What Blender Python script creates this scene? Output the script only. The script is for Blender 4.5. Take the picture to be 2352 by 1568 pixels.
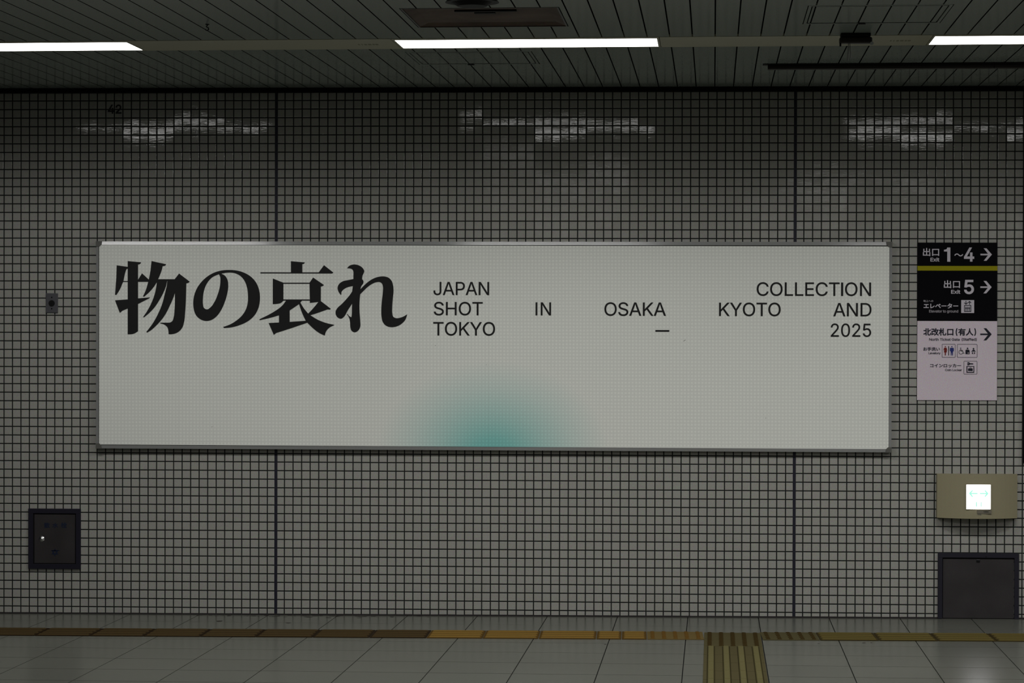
import bpy, bmesh, math, random
from mathutils import Vector, Matrix
from mathutils.geometry import delaunay_2d_cdt
for o in list(bpy.data.objects):
    bpy.data.objects.remove(o)
SC = bpy.context.scene
COL = SC.collection
random.seed(7)

# ------------------------------------------------------------------ camera, world, exposure
# World frame in metres: X along the tiled wall, Y = 0 is the wall face (camera at negative Y), Z up.
DZ = 0.05                                   # the wall grid starts 5 cm above z = 0
cam = bpy.data.objects.new('camera', bpy.data.cameras.new('camera'))
COL.objects.link(cam)
cam.data.sensor_width = 36.0
cam.data.lens = 85.03
cam.data.clip_start = 0.1
cam.data.clip_end = 100
_r = Vector((0.998759, 0.049752, 0.002348)); _u = Vector((-0.002793, 0.008882, 0.999957)); _f = Vector((-0.049729, 0.998722, -0.00901))
_m = Matrix((_r, _u, -_f)).transposed().to_4x4()
_m.translation = Vector((2.0679, -13.9670, 1.6807 + DZ))
cam.matrix_world = _m
SC.camera = cam
W = bpy.data.worlds.new('world'); SC.world = W
W.use_nodes = True
W.node_tree.nodes['Background'].inputs[0].default_value = (0.80, 0.88, 0.86, 1)
W.node_tree.nodes['Background'].inputs[1].default_value = 0.006
SC.view_settings.view_transform = 'Standard'
SC.view_settings.look = 'None'
SC.view_settings.exposure = 0.0
SC.view_settings.gamma = 1.0
SC.view_settings.use_curve_mapping = False

# ------------------------------------------------------------------ tuning constants
LAMP = 27.0
SIGNL = 7.0
TILT = 0.0030
TILE = (0.328, 0.326, 0.298)
FLOORC = (0.104, 0.108, 0.090)
CEILC = (0.37, 0.42, 0.39)
POSTER = (0.77, 0.79, 0.74)
TEAL = (0.18, 0.55, 0.51)
SIGNW = (0.62, 0.54, 0.60)

# outlines of lettering (wall coordinates, mm or tenths of mm)
TITLE = [[[0,[-8617,20160,0],[-7832,20087,0],[-7863,20014,1],[-7924,19977,1],[-8011,19959,0],[-8007,16089,0],[-8230,15950,1],[-8613,15906,0]],[0,[-9264,19914,0],[-8574,19817,0],[-8573,19713,0],[-8679,19707,0],[-8713,19627,1],[-8857,19014,0],[-8907,18897,1],[-9067,18523,1],[-9284,18179,0],[-9358,18204,0],[-9285,19166,0]],[0,[-8913,19001,0],[-8573,19002,0],[-8573,18947,0],[-8928,18946,0]],[0,[-8047,19046,0],[-7998,19095,0],[-7775,19450,0],[-7336,19047,0],[-7398,18955,0],[-8047,18954,0]],[0,[-9358,17879,0],[-8572,17936,0],[-8046,17992,0],[-7314,18051,0],[-7314,18018,0],[-8009,17667,0],[-8355,17513,0],[-8927,17273,0],[-9066,17150,0],[-9088,17174,0]],[0,[-7217,20162,0],[-6370,19979,0],[-6410,19905,1],[-6488,19875,0],[-6571,19862,0],[-6620,19645,1],[-6826,19124,0],[-6919,18925,1],[-7119,18618,1],[-7366,18342,1],[-7660,18087,0],[-7719,18121,0],[-7567,18434,1],[-7429,18893,1],[-7361,19169,1],[-7275,19629,0]],[0,[-6873,19109,0],[-5860,19110,0],[-5607,19441,0],[-4983,18971,0],[-5051,18909,1],[-5181,18873,0],[-5204,17948,0],[-5250,17183,1],[-5311,16632,1],[-5418,16295,1],[-5650,16049,1],[-5912,15941,1],[-6215,15919,0],[-6227,16109,1],[-6283,16308,1],[-6438,16460,1],[-6700,16546,0],[-6710,16588,0],[-6160,16590,0],[-6005,16676,1],[-5919,16906,1],[-5867,17335,1],[-5846,17794,0],[-5847,19018,0],[-6928,18986,0]],[0,[-6897,19047,0],[-6298,19048,0],[-6363,18742,1],[-6501,18374,1],[-6748,17915,1],[-7056,17455,1],[-7365,17132,1],[-7674,16883,0],[-7702,16926,0],[-7427,17331,1],[-7196,17791,1],[-7011,18312,1],[-6928,18741,1]],[0,[-6286,19048,0],[-6317,18773,1],[-6439,18252,1],[-6593,17670,1],[-6809,17149,1],[-7071,16658,1],[-7303,16320,1],[-7519,16050,0],[-7472,16007,0],[-7241,16152,1],[-6963,16398,1],[-6685,16690,1],[-6376,17119,1],[-6161,17548,1],[-5976,17947,1],[-5828,18376,0],[-5730,18559,0],[-5730,19049,0]]],[[0,[-3036,16348,0],[-2973,16283,0],[-2518,16328,1],[-2022,16468,1],[-1554,16697,1],[-1169,17059,1],[-963,17469,1],[-881,18016,1],[-923,18454,1],[-1089,18891,1],[-1392,19246,1],[-1806,19492,1],[-2247,19620,1],[-2715,19649,1],[-3128,19618,1],[-3569,19489,1],[-3955,19270,1],[-4313,18941,1],[-4561,18584,1],[-4713,18201,1],[-4776,17762,1],[-4739,17352,1],[-4615,17023,1],[-4366,16791,1],[-4035,16688,1],[-3704,16752,1],[-3401,16971,1],[-3126,17355,1],[-2933,17793,1],[-2796,18259,1],[-2733,18779,1],[-2769,19052,1],[-2908,19299,1],[-3134,19435,0],[-2715,19496,1],[-2357,19463,1],[-2026,19300,1],[-1805,19054,1],[-1653,18699,1],[-1584,18234,1],[-1597,17741,1],[-1706,17358,1],[-1913,17030,1],[-2243,16728,1],[-2628,16494,1]],[1,[-3280,19399,0],[-3211,19271,1],[-3191,18997,1],[-3237,18614,1],[-3347,18231,1],[-3540,17792,1],[-3760,17491,1],[-3981,17362,1],[-4146,17449,1],[-4210,17681,1],[-4210,18010,1],[-4147,18448,1],[-3982,18859,1],[-3707,19188,1]]],[[0,[-854,19521,0],[920,19517,0],[919,20162,0],[1733,20093,0],[1687,20022,1],[1585,19989,0],[1586,19518,0],[2538,19520,0],[2844,19935,0],[3397,19503,0],[3314,19448,0],[-854,19448,0]],[0,[-134,19162,0],[484,18918,0],[486,17874,0],[323,17739,1],[108,17690,1],[-132,17674,0]],[0,[460,18918,0],[2048,18921,0],[2048,18854,0],[460,18851,0]],[0,[461,17950,0],[2049,17953,0],[2049,17883,0],[461,17880,0]],[0,[2005,18921,0],[2216,19220,0],[2849,18788,0],[2778,18733,1],[2665,18696,0],[2666,17835,0],[2350,17786,1],[2028,17754,0]],[0,[649,17898,0],[1589,17900,0],[1506,17808,0],[1399,17677,0],[1092,17472,1],[852,17312,0],[853,16652,0],[1815,16716,0],[1892,16609,0],[909,16274,0],[64,16003,0],[-68,15892,0],[-376,16582,0],[233,16614,0],[232,17030,0],[-444,16842,1],[-890,16746,0],[-921,16795,0],[-414,17041,1],[16,17286,1],[415,17592,1]],[0,[1466,17784,0],[1675,17442,1],[1937,17131,0],[2060,17040,0],[2475,16788,1],[2935,16606,1],[3442,16491,0],[3442,16463,0],[3120,16285,1],[2951,16056,1],[2897,15864,0],[2506,16055,1],[2199,16298,1],[1876,16609,0],[1784,16725,0],[1553,17228,1],[1392,17717,0]],[0,[2534,17826,0],[2197,17413,1],[1921,17125,0],[2060,17040,0],[2474,17169,0],[3057,17378,0],[3179,17366,0],[3247,17415,0],[2672,17853,0]]],[[0,[4186,19749,0],[4272,19862,1],[4447,19957,1],[4650,19978,1],[4911,19906,1],[5114,19747,1],[5184,19588,1],[5138,19444,1],[5086,19328,1],[5063,19126,0],[5139,19011,1],[5116,18866,1],[5015,18722,1],[4966,18548,0],[4957,18288,0],[4915,17826,1],[4916,17248,1],[4960,16670,1],[4961,16395,1],[4860,16178,1],[4628,16056,1],[4453,16148,1],[4380,16380,1],[4365,16640,1],[4307,16900,1],[4176,17102,0],[4219,17113,0],[4350,16972,1],[4446,16929,0],[4469,17102,0],[4480,17680,0],[4484,18432,0],[4521,18721,0],[4550,19125,0],[4558,19530,0],[4491,19689,1],[4331,19746,1]],[0,[4579,19140,0],[4245,19073,1],[3955,19009,1],[3737,18864,1],[3636,18633,1],[3680,18430,1],[3825,18214,0],[3863,18257,0],[3854,18344,1],[3926,18474,1],[4100,18604,1],[4536,18729,0],[4652,18764,0],[4651,19140,0]],[0,[4519,18490,0],[4391,18273,1],[4218,18056,1],[3899,17708,1],[3609,17433,1],[3528,17274,1],[3551,17042,1],[3697,16875,1],[3857,16841,1],[4002,16942,1],[4219,17304,1],[4494,17724,0],[4624,17970,0],[4623,18548,0]],[0,[4957,18534,0],[5145,18736,1],[5348,18924,1],[5696,19156,1],[6044,19272,1],[6362,19287,1],[6595,19215,1],[6769,19042,1],[6856,18782,1],[6886,18436,1],[6858,18118,1],[6815,17541,1],[6822,17136,1],[6874,16963,1],[7034,16883,1],[7266,16906,1],[7468,16979,1],[7656,17095,0],[7680,17075,0],[7556,16763,1],[7324,16531,1],[7035,16392,1],[6716,16362,1],[6455,16442,1],[6280,16630,1],[6199,16933,1],[6178,17395,1],[6206,17828,1],[6268,18406,1],[6271,18695,1],[6218,18868,1],[6102,18954,1],[5899,18954,1],[5667,18867,1],[5406,18693,1],[5175,18476,1],[4929,18230,0],[4798,18201,0],[4827,18432,0]]]]
WORDS = [["JAPAN",[920.5,1821.3,1241.5,1897.5]],["SHOT",[922.5,1704.4,1205.1,1782.7]],["TOKYO",[919.3,1587.9,1275.9,1666.9]],["IN",[1510.4,1706.2,1598.8,1780.6]],["OSAKA",[1906.7,1703.8,2259.4,1782.1]],["KYOTO",[2564.5,1703.8,2915.5,1781.9]],["COLLECTION",[2779.3,1820.4,3429.8,1898.8]],["AND",[3216.5,1704.7,3432.9,1780.4]],["2025",[3202.8,1586.8,3431.5,1663.3]],["DASH",[2200.0,1613.9,2278.8,1622.8]]]
SIGN = [["出口",[3728.5,2050.5,3821.0,2096.6],"w"],["Exit",[3771.3,2019.4,3822.1,2041.7],"w"],["1",[3848.5,2018.8,3885.1,2099.9],"W"],["〜",[3907.2,2049.1,3957.3,2065.6],"w"],["4",[3962.0,2019.0,4020.4,2100.0],"W"],["出口",[3848.5,1867.0,3940.0,1912.4],"w"],["Exit",[3889.7,1835.2,3941.8,1857.5],"w"],["5",[3963.7,1832.8,4019.5,1915.1],"W"],["地上への",[3732.1,1787.2,3788.9,1799.9],"v"],["エレベーター",[3733.8,1750.8,3930.4,1780.0],"w"],["Elevator to ground",[3765.5,1723.2,3930.5,1742.9],"v"],["北改札口",[3732.8,1594.9,3903.9,1637.9],"k"],["(",[3916.5,1594.6,3926.9,1637.5],"k"],["有人",[3931.0,1595.4,4017.4,1637.6],"k"],[")",[4022.1,1594.9,4032.5,1637.8],"k"],["North Ticket Gate",[3766.1,1565.5,3940.6,1581.0],"j"],["(Staffed)",[3950.7,1563.6,4036.5,1582.1],"j"],["お手洗い",[3732.5,1507.4,3827.3,1529.0],"j"],["Lavatory",[3762.3,1485.5,3830.5,1501.0],"j"],["コインロッカー",[3771.4,1412.5,3948.2,1433.8],"j"],["Coin Locker",[3857.4,1392.0,3953.0,1405.3],"j"]]
AFF1 = [3629.5732,2169.6596,0.3156,-0.3181]
AFF2 = [3631.3688,1695.6532,0.3157,-0.3183]
HYD = [["散",[-1359.8,460.0,-1327.4,489.3]],["水",[-1310.9,459.7,-1278.8,488.7]],["栓",[-1260.1,460.1,-1226.8,490.9]]]
AFFH = [-1518.2458,640.9103,0.3115,-0.3086]
AFFE = [3770.1284,829.1832,0.2214,-0.2234]
NUM = [-986.3,2876.0,-909.3,2925.8]
GLYPH = {
'JAPAN': '118,0 98,1 79,5 62,11 47,20 33,31 21,44 12,59 5,77 1,97 0,118 0,139 50,139 50,118 51,104 53,92 57,81 62,71 69,63 77,56 85,51 95,47 106,45 118,44 129,45 140,47 150,51 159,56 167,63 173,71 178,81 182,92 184,104 185,118 185,400 235,400 235,118 234,97 230,77 223,59 214,44 203,31 189,20 173,11 156,5 138,1|283,5 427,400 485,400 629,5 577,5 493,240 475,294 450,376 460,376 435,293 418,240 336,5|356,115 356,159 557,159 557,115|677,5 677,400 813,400 831,399 847,397 862,394 876,389 889,383 900,376 910,368 919,359 927,349 933,339 938,327 943,315 945,302 947,289 948,275 947,261 945,248 943,235 938,223 933,211 927,200 919,190 910,181 900,173 889,166 876,160 862,155 847,152 831,150 813,149 716,149 716,193 811,193 823,194 834,195 844,197 853,200 861,204 868,209 875,214 880,220 885,226 889,233 892,241 895,249 897,257 898,266 898,275 898,284 897,293 895,301 892,309 889,317 885,324 880,330 875,336 868,341 861,346 853,349 844,352 834,354 823,356 811,356 727,356 727,5|977,5 1120,400 1178,400 1323,5 1271,5 1187,240 1169,294 1144,376 1154,376 1129,293 1112,240 1030,5|1049,115 1049,159 1251,159 1251,115|1371,5 1371,400 1430,400 1591,147 1606,122 1625,88 1646,48 1639,47 1635,89 1634,127 1634,157 1634,400 1684,400 1684,5 1625,5 1481,230 1462,262 1439,301 1408,356 1417,357 1419,303 1421,260 1422,231 1422,5',
'SHOT': '141,0 125,1 109,2 95,5 81,9 68,14 56,20 45,27 36,34 27,43 20,53 13,63 8,74 4,86 1,98 0,111 51,111 52,102 54,94 57,87 60,80 65,74 70,68 76,63 83,59 90,55 98,52 106,49 114,47 123,45 132,45 141,44 152,45 162,46 171,47 180,50 189,53 197,56 204,61 211,65 217,71 222,77 227,83 230,90 232,97 234,105 234,113 234,120 233,127 231,133 228,138 224,143 220,148 215,152 209,156 203,159 196,163 158,176 111,189 93,195 76,202 61,209 48,218 37,227 27,238 20,249 15,262 11,276 10,291 11,304 13,316 17,327 22,338 28,348 36,358 44,366 54,374 64,381 76,386 88,391 101,395 115,398 129,399 144,400 159,399 173,398 187,395 200,391 212,386 223,380 234,374 243,366 251,358 258,349 265,339 270,329 273,318 276,307 277,295 228,295 226,306 222,316 217,325 210,333 201,340 191,346 181,351 169,354 156,356 142,357 133,356 123,355 115,354 106,351 98,348 91,345 85,341 79,336 74,331 69,326 65,320 62,314 60,307 59,300 59,293 59,286 61,279 63,272 66,266 71,261 76,257 81,252 87,248 93,245 100,242 133,230 172,220 208,208 216,205 223,201 231,197 238,193 244,188 251,183 257,177 262,171 267,165 272,157 276,150 278,141 281,132 282,123 282,112 282,100 280,88 276,77 272,66 266,55 258,45 250,37 240,28 229,21 217,15 204,9 190,5 175,2 159,1|346,7 346,395 395,395 395,227 599,227 599,395 648,395 648,7 599,7 599,184 395,184 395,7|886,2 867,3 848,5 830,10 814,17 798,26 783,36 769,48 757,62 746,78 736,95 728,113 722,133 717,154 714,177 714,201 714,224 717,247 722,268 728,288 736,307 746,324 757,339 769,353 783,365 798,376 814,384 830,391 848,396 867,399 886,400 906,399 925,396 943,391 959,384 975,376 990,365 1004,353 1016,339 1027,324 1037,307 1045,288 1051,268 1055,247 1058,224 1059,201 1058,177 1055,154 1051,133 1045,113 1037,95 1027,78 1016,62 1004,48 990,36 975,26 959,17 943,10 925,5 906,3|886,47 900,48 913,50 926,53 938,58 949,65 960,72 970,81 979,92 987,104 994,117 1000,131 1005,147 1008,163 1010,181 1011,201 1010,220 1008,238 1005,255 1000,271 994,285 987,298 979,310 970,320 960,329 949,337 938,343 926,348 913,352 900,354 886,354 873,354 860,352 847,348 835,343 823,337 813,329 803,320 794,309 786,298 778,285 772,270 768,255 764,238 762,220 762,201 762,181 764,163 768,147 772,131 778,117 786,104 794,92 803,82 813,73 823,65 835,58 847,54 860,50 873,48|1102,351 1102,395 1396,395 1396,351 1274,351 1274,7 1225,7 1225,351',
'TOKYO': '0,351 0,395 295,395 295,351 172,351 172,5 123,5 123,351|512,0 493,1 474,4 456,9 439,16 423,24 408,35 394,47 382,61 371,76 361,93 353,112 347,132 342,153 339,176 339,200 339,224 342,246 347,268 353,288 361,306 371,323 382,339 394,353 408,365 423,376 439,384 456,391 474,396 493,399 512,400 532,399 551,396 568,391 585,384 601,376 616,365 630,353 642,339 653,323 663,306 671,288 677,268 682,246 684,224 685,200 684,176 682,153 677,132 671,112 663,93 653,76 642,61 630,47 616,35 601,24 585,16 568,9 551,4 532,1|512,46 526,46 539,49 552,52 564,57 575,63 586,71 596,80 605,91 613,102 620,116 626,130 631,146 634,162 636,180 637,200 636,219 634,237 631,254 626,270 620,284 613,298 605,309 596,320 586,329 575,337 564,343 552,348 539,351 526,354 512,354 498,354 485,351 473,348 460,343 449,336 438,329 428,320 419,309 411,297 404,284 398,270 393,254 390,237 388,219 387,200 388,180 390,162 393,146 398,130 404,116 411,103 419,91 428,80 438,71 449,64 460,57 473,52 485,49 498,46|785,117 785,171 811,205 838,238 867,269 983,395 1048,395 882,216 879,217|751,5 751,395 800,395 800,261 800,178 800,153 800,5|990,5 848,204 879,242 1048,5|1206,5 1206,165 1063,395 1120,395 1198,269 1221,229 1242,182 1222,182 1243,230 1265,269 1342,395 1399,395 1256,165 1256,5|1605,0 1585,1 1566,4 1549,9 1532,16 1515,24 1501,35 1487,47 1475,61 1463,76 1454,93 1446,112 1439,132 1435,153 1432,176 1431,200 1432,224 1435,246 1439,268 1446,288 1454,306 1463,323 1475,339 1487,353 1501,365 1515,376 1532,384 1549,391 1566,396 1585,399 1605,400 1624,399 1643,396 1661,391 1678,384 1694,376 1709,365 1723,353 1735,339 1746,323 1755,306 1764,288 1770,268 1774,246 1777,224 1778,200 1777,176 1774,153 1770,132 1764,112 1755,93 1746,76 1735,61 1723,47 1709,35 1694,24 1678,16 1661,9 1643,4 1624,1|1605,46 1618,46 1632,49 1644,52 1656,57 1668,63 1679,71 1689,80 1698,91 1706,102 1713,116 1719,130 1724,146 1727,162 1729,180 1730,200 1729,219 1727,237 1724,254 1719,270 1713,284 1706,298 1698,309 1689,320 1679,329 1668,337 1656,343 1644,348 1632,351 1618,354 1605,354 1591,354 1578,351 1565,348 1553,343 1541,336 1530,329 1521,320 1512,309 1503,297 1496,284 1490,270 1486,254 1482,237 1480,219 1480,200 1480,180 1482,162 1486,146 1490,130 1496,116 1503,103 1512,91 1521,80 1530,71 1541,64 1553,57 1565,52 1578,49 1591,46',
'IN': '0,0 0,400 52,400 52,0|162,0 162,400 222,400 385,144 400,119 420,84 440,43 433,42 430,85 429,124 428,153 428,400 479,400 479,0 419,0 274,228 254,260 231,300 199,355 209,357 211,302 213,258 213,229 213,0',
'OSAKA': '173,2 153,3 135,5 117,10 100,17 84,26 69,36 55,48 43,62 32,78 23,95 14,113 8,133 4,154 1,177 0,201 1,224 4,247 8,268 14,288 23,307 32,324 43,339 55,353 69,365 84,376 100,384 117,391 135,396 153,399 173,400 192,399 211,396 229,391 246,384 262,376 277,365 290,353 303,339 313,324 323,307 331,288 337,268 342,247 344,224 345,201 344,177 342,154 337,133 331,113 323,95 313,78 303,62 290,48 277,36 262,26 246,17 229,10 211,5 192,3|173,47 187,48 200,50 212,53 224,58 236,65 247,72 257,81 266,92 274,104 281,117 287,131 291,147 295,163 297,181 297,201 297,220 295,238 291,255 287,271 281,285 274,298 266,310 257,320 247,329 236,337 224,343 212,348 200,352 187,354 173,354 159,354 146,352 133,348 121,343 110,337 99,329 89,320 80,309 72,298 65,285 59,270 54,255 51,238 49,220 48,201 49,181 51,163 54,147 59,131 65,117 72,104 80,92 89,82 99,73 110,65 121,58 133,54 146,50 159,48|535,0 519,1 503,2 489,5 475,9 462,14 450,20 439,27 429,34 421,43 413,53 407,63 402,74 398,86 395,98 394,111 444,111 445,102 447,94 450,87 454,80 459,74 464,68 470,63 477,59 484,55 492,52 500,49 508,47 517,45 526,45 535,44 546,45 556,46 565,47 574,50 583,53 591,56 598,61 605,65 611,71 616,77 620,83 624,90 626,97 628,105 628,113 628,120 626,127 624,133 622,138 618,143 613,148 609,152 603,156 597,159 590,163 551,176 505,189 486,195 470,202 455,209 442,218 430,227 421,238 414,249 408,262 405,276 404,291 405,304 407,316 411,327 415,338 422,348 429,358 438,366 447,374 458,381 470,386 482,391 495,395 509,398 523,399 538,400 553,399 567,398 581,395 594,391 606,386 617,380 627,374 637,366 645,358 652,349 658,339 663,329 667,318 669,307 670,295 622,295 620,306 616,316 611,325 604,333 595,340 585,346 574,351 563,354 550,356 536,357 526,356 517,355 508,354 500,351 492,348 485,345 478,341 472,336 467,331 463,326 459,320 456,314 454,307 453,300 452,293 453,286 454,279 457,272 460,266 464,261 470,257 475,252 481,248 487,245 494,242 527,230 566,220 602,208 610,205 617,201 624,197 631,193 638,188 645,183 651,177 656,171 661,165 666,157 669,150 672,141 674,132 676,123 676,112 675,100 673,88 670,77 665,66 659,55 652,45 644,36 634,28 623,21 611,15 598,9 584,5 569,2 552,1|706,7 847,395 904,395 1047,7 995,7 913,237 895,291 871,372 881,372 856,290 839,237 759,7|778,115 778,158 976,158 976,115|1128,118 1128,172 1154,206 1181,238 1210,269 1326,395 1390,395 1225,217 1222,217|1094,7 1094,395 1143,395 1143,262 1143,178 1143,154 1143,7|1332,7 1191,204 1222,243 1390,7|1405,7 1546,395 1603,395 1746,7 1694,7 1612,237 1594,291 1570,372 1580,372 1555,290 1538,237 1458,7|1477,115 1477,158 1675,158 1675,115',
'KYOTO': '34,117 34,171 61,205 88,238 116,269 232,395 297,395 131,216 128,217|0,5 0,395 49,395 49,261 49,178 49,153 49,5|239,5 98,204 129,242 298,5|456,5 456,165 312,395 370,395 447,269 470,229 491,182 471,182 492,230 515,269 592,395 648,395 505,165 505,5|854,0 835,1 816,4 798,9 781,16 765,24 750,35 736,47 724,61 713,76 703,93 695,112 689,132 684,153 681,176 681,200 681,224 684,246 689,268 695,288 703,306 713,323 724,339 736,353 750,365 765,376 781,384 798,391 816,396 835,399 854,400 874,399 893,396 910,391 927,384 943,376 958,365 972,353 984,339 995,323 1005,306 1013,288 1019,268 1024,246 1026,224 1027,200 1026,176 1024,153 1019,132 1013,112 1005,93 995,76 984,61 972,47 958,35 943,24 927,16 910,9 893,4 874,1|854,46 868,46 881,49 894,52 906,57 917,63 928,71 938,80 947,91 955,102 962,116 968,130 973,146 976,162 978,180 979,200 978,219 976,237 973,254 968,270 962,284 955,298 947,309 938,320 928,329 917,337 906,343 894,348 881,351 868,354 854,354 840,354 827,351 815,348 802,343 791,336 780,329 770,320 761,309 753,297 746,284 740,270 735,254 732,237 730,219 729,200 730,180 732,162 735,146 740,130 746,116 753,103 761,91 770,80 780,71 791,64 802,57 815,52 827,49 840,46|1071,351 1071,395 1366,395 1366,351 1243,351 1243,5 1194,5 1194,351|1583,0 1563,1 1545,4 1527,9 1510,16 1494,24 1479,35 1465,47 1453,61 1442,76 1432,93 1424,112 1418,132 1413,153 1410,176 1409,200 1410,224 1413,246 1418,268 1424,288 1432,306 1442,323 1453,339 1465,353 1479,365 1494,376 1510,384 1527,391 1545,396 1563,399 1583,400 1603,399 1621,396 1639,391 1656,384 1672,376 1687,365 1701,353 1713,339 1724,323 1734,306 1742,288 1748,268 1753,246 1755,224 1756,200 1755,176 1753,153 1748,132 1742,112 1734,93 1724,76 1713,61 1701,47 1687,35 1672,24 1656,16 1639,9 1621,4 1603,1|1583,46 1597,46 1610,49 1622,52 1635,57 1646,63 1657,71 1667,80 1676,91 1684,102 1691,116 1697,130 1702,146 1705,162 1707,180 1708,200 1707,219 1705,237 1702,254 1697,270 1691,284 1684,298 1676,309 1667,320 1657,329 1646,337 1635,343 1622,348 1610,351 1597,354 1583,354 1569,354 1556,351 1543,348 1531,343 1520,336 1509,329 1499,320 1490,309 1482,297 1475,284 1469,270 1464,254 1461,237 1459,219 1458,200 1459,180 1461,162 1464,146 1469,130 1475,116 1482,103 1490,91 1499,80 1509,71 1520,64 1531,57 1543,52 1556,49 1569,46',
'COLLECT': '174,0 154,1 135,4 117,9 100,16 84,24 69,35 55,47 43,61 32,76 22,93 14,112 8,132 4,153 1,176 0,200 1,224 4,246 8,268 14,288 22,306 32,323 43,339 55,353 69,365 84,376 100,384 117,391 135,396 154,399 174,400 186,400 197,399 208,397 219,394 230,391 240,388 250,383 259,378 268,372 277,366 285,359 293,352 300,343 306,335 312,326 317,316 322,306 326,295 329,284 331,272 282,272 280,280 277,287 274,294 271,301 267,307 263,313 259,319 254,324 248,329 243,333 237,337 231,341 224,344 218,347 211,349 203,351 196,352 189,353 181,354 174,354 160,354 146,351 134,348 121,343 110,336 99,328 89,319 80,309 72,297 65,284 59,269 54,254 51,237 49,219 48,200 49,181 51,163 54,146 59,130 65,116 72,103 80,91 89,81 99,71 110,64 122,57 134,52 147,49 160,46 174,46 181,46 189,47 196,48 203,49 211,51 218,53 224,56 231,59 237,63 243,67 248,71 254,76 259,81 263,87 267,93 271,99 274,106 277,113 280,120 282,128 331,128 329,116 326,105 322,95 318,84 312,75 306,65 300,57 293,49 285,41 277,34 269,28 260,22 250,17 240,13 230,9 219,6 208,3 197,1 186,0|553,0 533,1 514,4 496,9 479,16 463,24 448,35 435,47 422,61 411,76 402,93 394,112 387,132 383,153 380,176 379,200 380,224 383,246 387,268 394,288 402,306 411,323 422,339 435,353 448,365 463,376 479,384 496,391 514,396 533,399 553,400 572,399 591,396 609,391 626,384 642,376 657,365 671,353 683,339 694,323 703,306 711,288 718,268 722,246 725,224 726,200 725,176 722,153 718,132 711,112 703,93 694,76 683,61 671,47 657,35 642,24 626,16 609,9 591,4 572,1|553,46 566,46 579,49 592,52 604,57 616,63 627,71 637,80 646,91 654,102 661,116 667,130 672,146 675,162 677,180 678,200 677,219 675,237 672,254 667,270 661,284 654,298 646,309 637,320 627,329 616,337 604,343 592,348 579,351 566,354 553,354 539,354 526,351 513,348 501,343 489,336 478,329 468,320 459,309 451,297 444,284 438,270 433,254 430,237 428,219 427,200 428,180 430,162 433,146 438,130 444,116 451,103 459,91 468,80 478,71 489,64 501,57 513,52 526,49 539,46|791,5 791,395 841,395 841,49 1022,49 1022,5|1081,5 1081,395 1130,395 1130,49 1311,49 1311,5|1370,5 1370,395 1609,395 1609,351 1419,351 1419,224 1596,224 1596,180 1419,180 1419,49 1611,49 1611,5|1838,0 1818,1 1799,4 1781,9 1764,16 1748,24 1733,35 1719,47 1707,61 1696,76 1686,93 1678,112 1672,132 1667,153 1665,176 1664,200 1665,224 1667,246 1672,268 1678,288 1686,306 1696,323 1707,339 1719,353 1733,365 1748,376 1764,384 1781,391 1799,396 1818,399 1838,400 1849,400 1861,399 1872,397 1883,394 1894,391 1904,388 1914,383 1923,378 1932,372 1941,366 1949,359 1957,352 1964,343 1970,335 1976,326 1981,316 1986,306 1990,295 1993,284 1995,272 1946,272 1944,280 1941,287 1938,294 1935,301 1931,307 1927,313 1922,319 1918,324 1912,329 1907,333 1901,337 1895,341 1888,344 1881,347 1874,349 1867,351 1860,352 1853,353 1845,354 1838,354 1824,354 1810,351 1797,348 1785,343 1774,336 1763,328 1753,319 1744,309 1736,297 1729,284 1723,269 1718,254 1715,237 1713,219 1712,200 1713,181 1715,163 1718,146 1723,130 1729,116 1736,103 1744,91 1753,81 1763,71 1774,64 1785,57 1798,52 1810,49 1824,46 1838,46 1845,46 1853,47 1860,48 1867,49 1874,51 1881,53 1888,56 1895,59 1901,63 1907,67 1912,71 1918,76 1922,81 1927,87 1931,93 1935,99 1938,106 1941,113 1944,120 1946,128 1995,128 1993,116 1990,105 1986,95 1981,84 1976,75 1970,65 1964,57 1957,49 1949,41 1941,34 1933,28 1923,22 1914,17 1904,13 1894,9 1883,6 1872,3 1861,1 1850,0|2036,351 2036,395 2331,395 2331,351 2209,351 2209,5 2160,5 2160,351',
'ON': '174,0 154,1 135,4 117,9 100,16 84,24 69,35 56,47 43,61 32,76 23,93 14,112 8,132 4,153 1,176 0,200 1,224 4,246 8,268 14,288 23,306 32,323 43,339 56,353 69,365 84,376 100,384 117,391 135,396 154,399 174,400 193,399 212,396 230,391 247,384 263,376 278,365 291,353 304,339 315,323 324,306 332,288 339,268 343,246 346,224 347,200 346,176 343,153 339,132 332,112 324,93 315,76 304,61 291,47 278,35 263,24 247,16 230,9 212,4 193,1|174,46 187,46 200,49 213,52 225,57 237,63 248,71 258,80 267,91 275,102 282,116 288,130 293,146 296,162 298,180 299,200 298,219 296,237 293,254 288,270 282,284 275,298 267,309 258,320 248,329 237,337 225,343 213,348 200,351 187,354 174,354 160,354 147,351 134,348 122,343 110,336 99,329 89,320 80,309 72,297 65,284 59,270 54,254 51,237 49,219 48,200 49,180 51,162 54,146 59,130 65,116 72,103 80,91 89,80 99,71 110,64 122,57 134,52 147,49 160,46|424,5 424,395 482,395 640,145 655,121 674,87 694,47 688,46 684,88 683,126 683,155 683,395 732,395 732,5 674,5 532,227 513,258 491,297 460,351 469,353 471,299 473,256 473,228 473,5',
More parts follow.
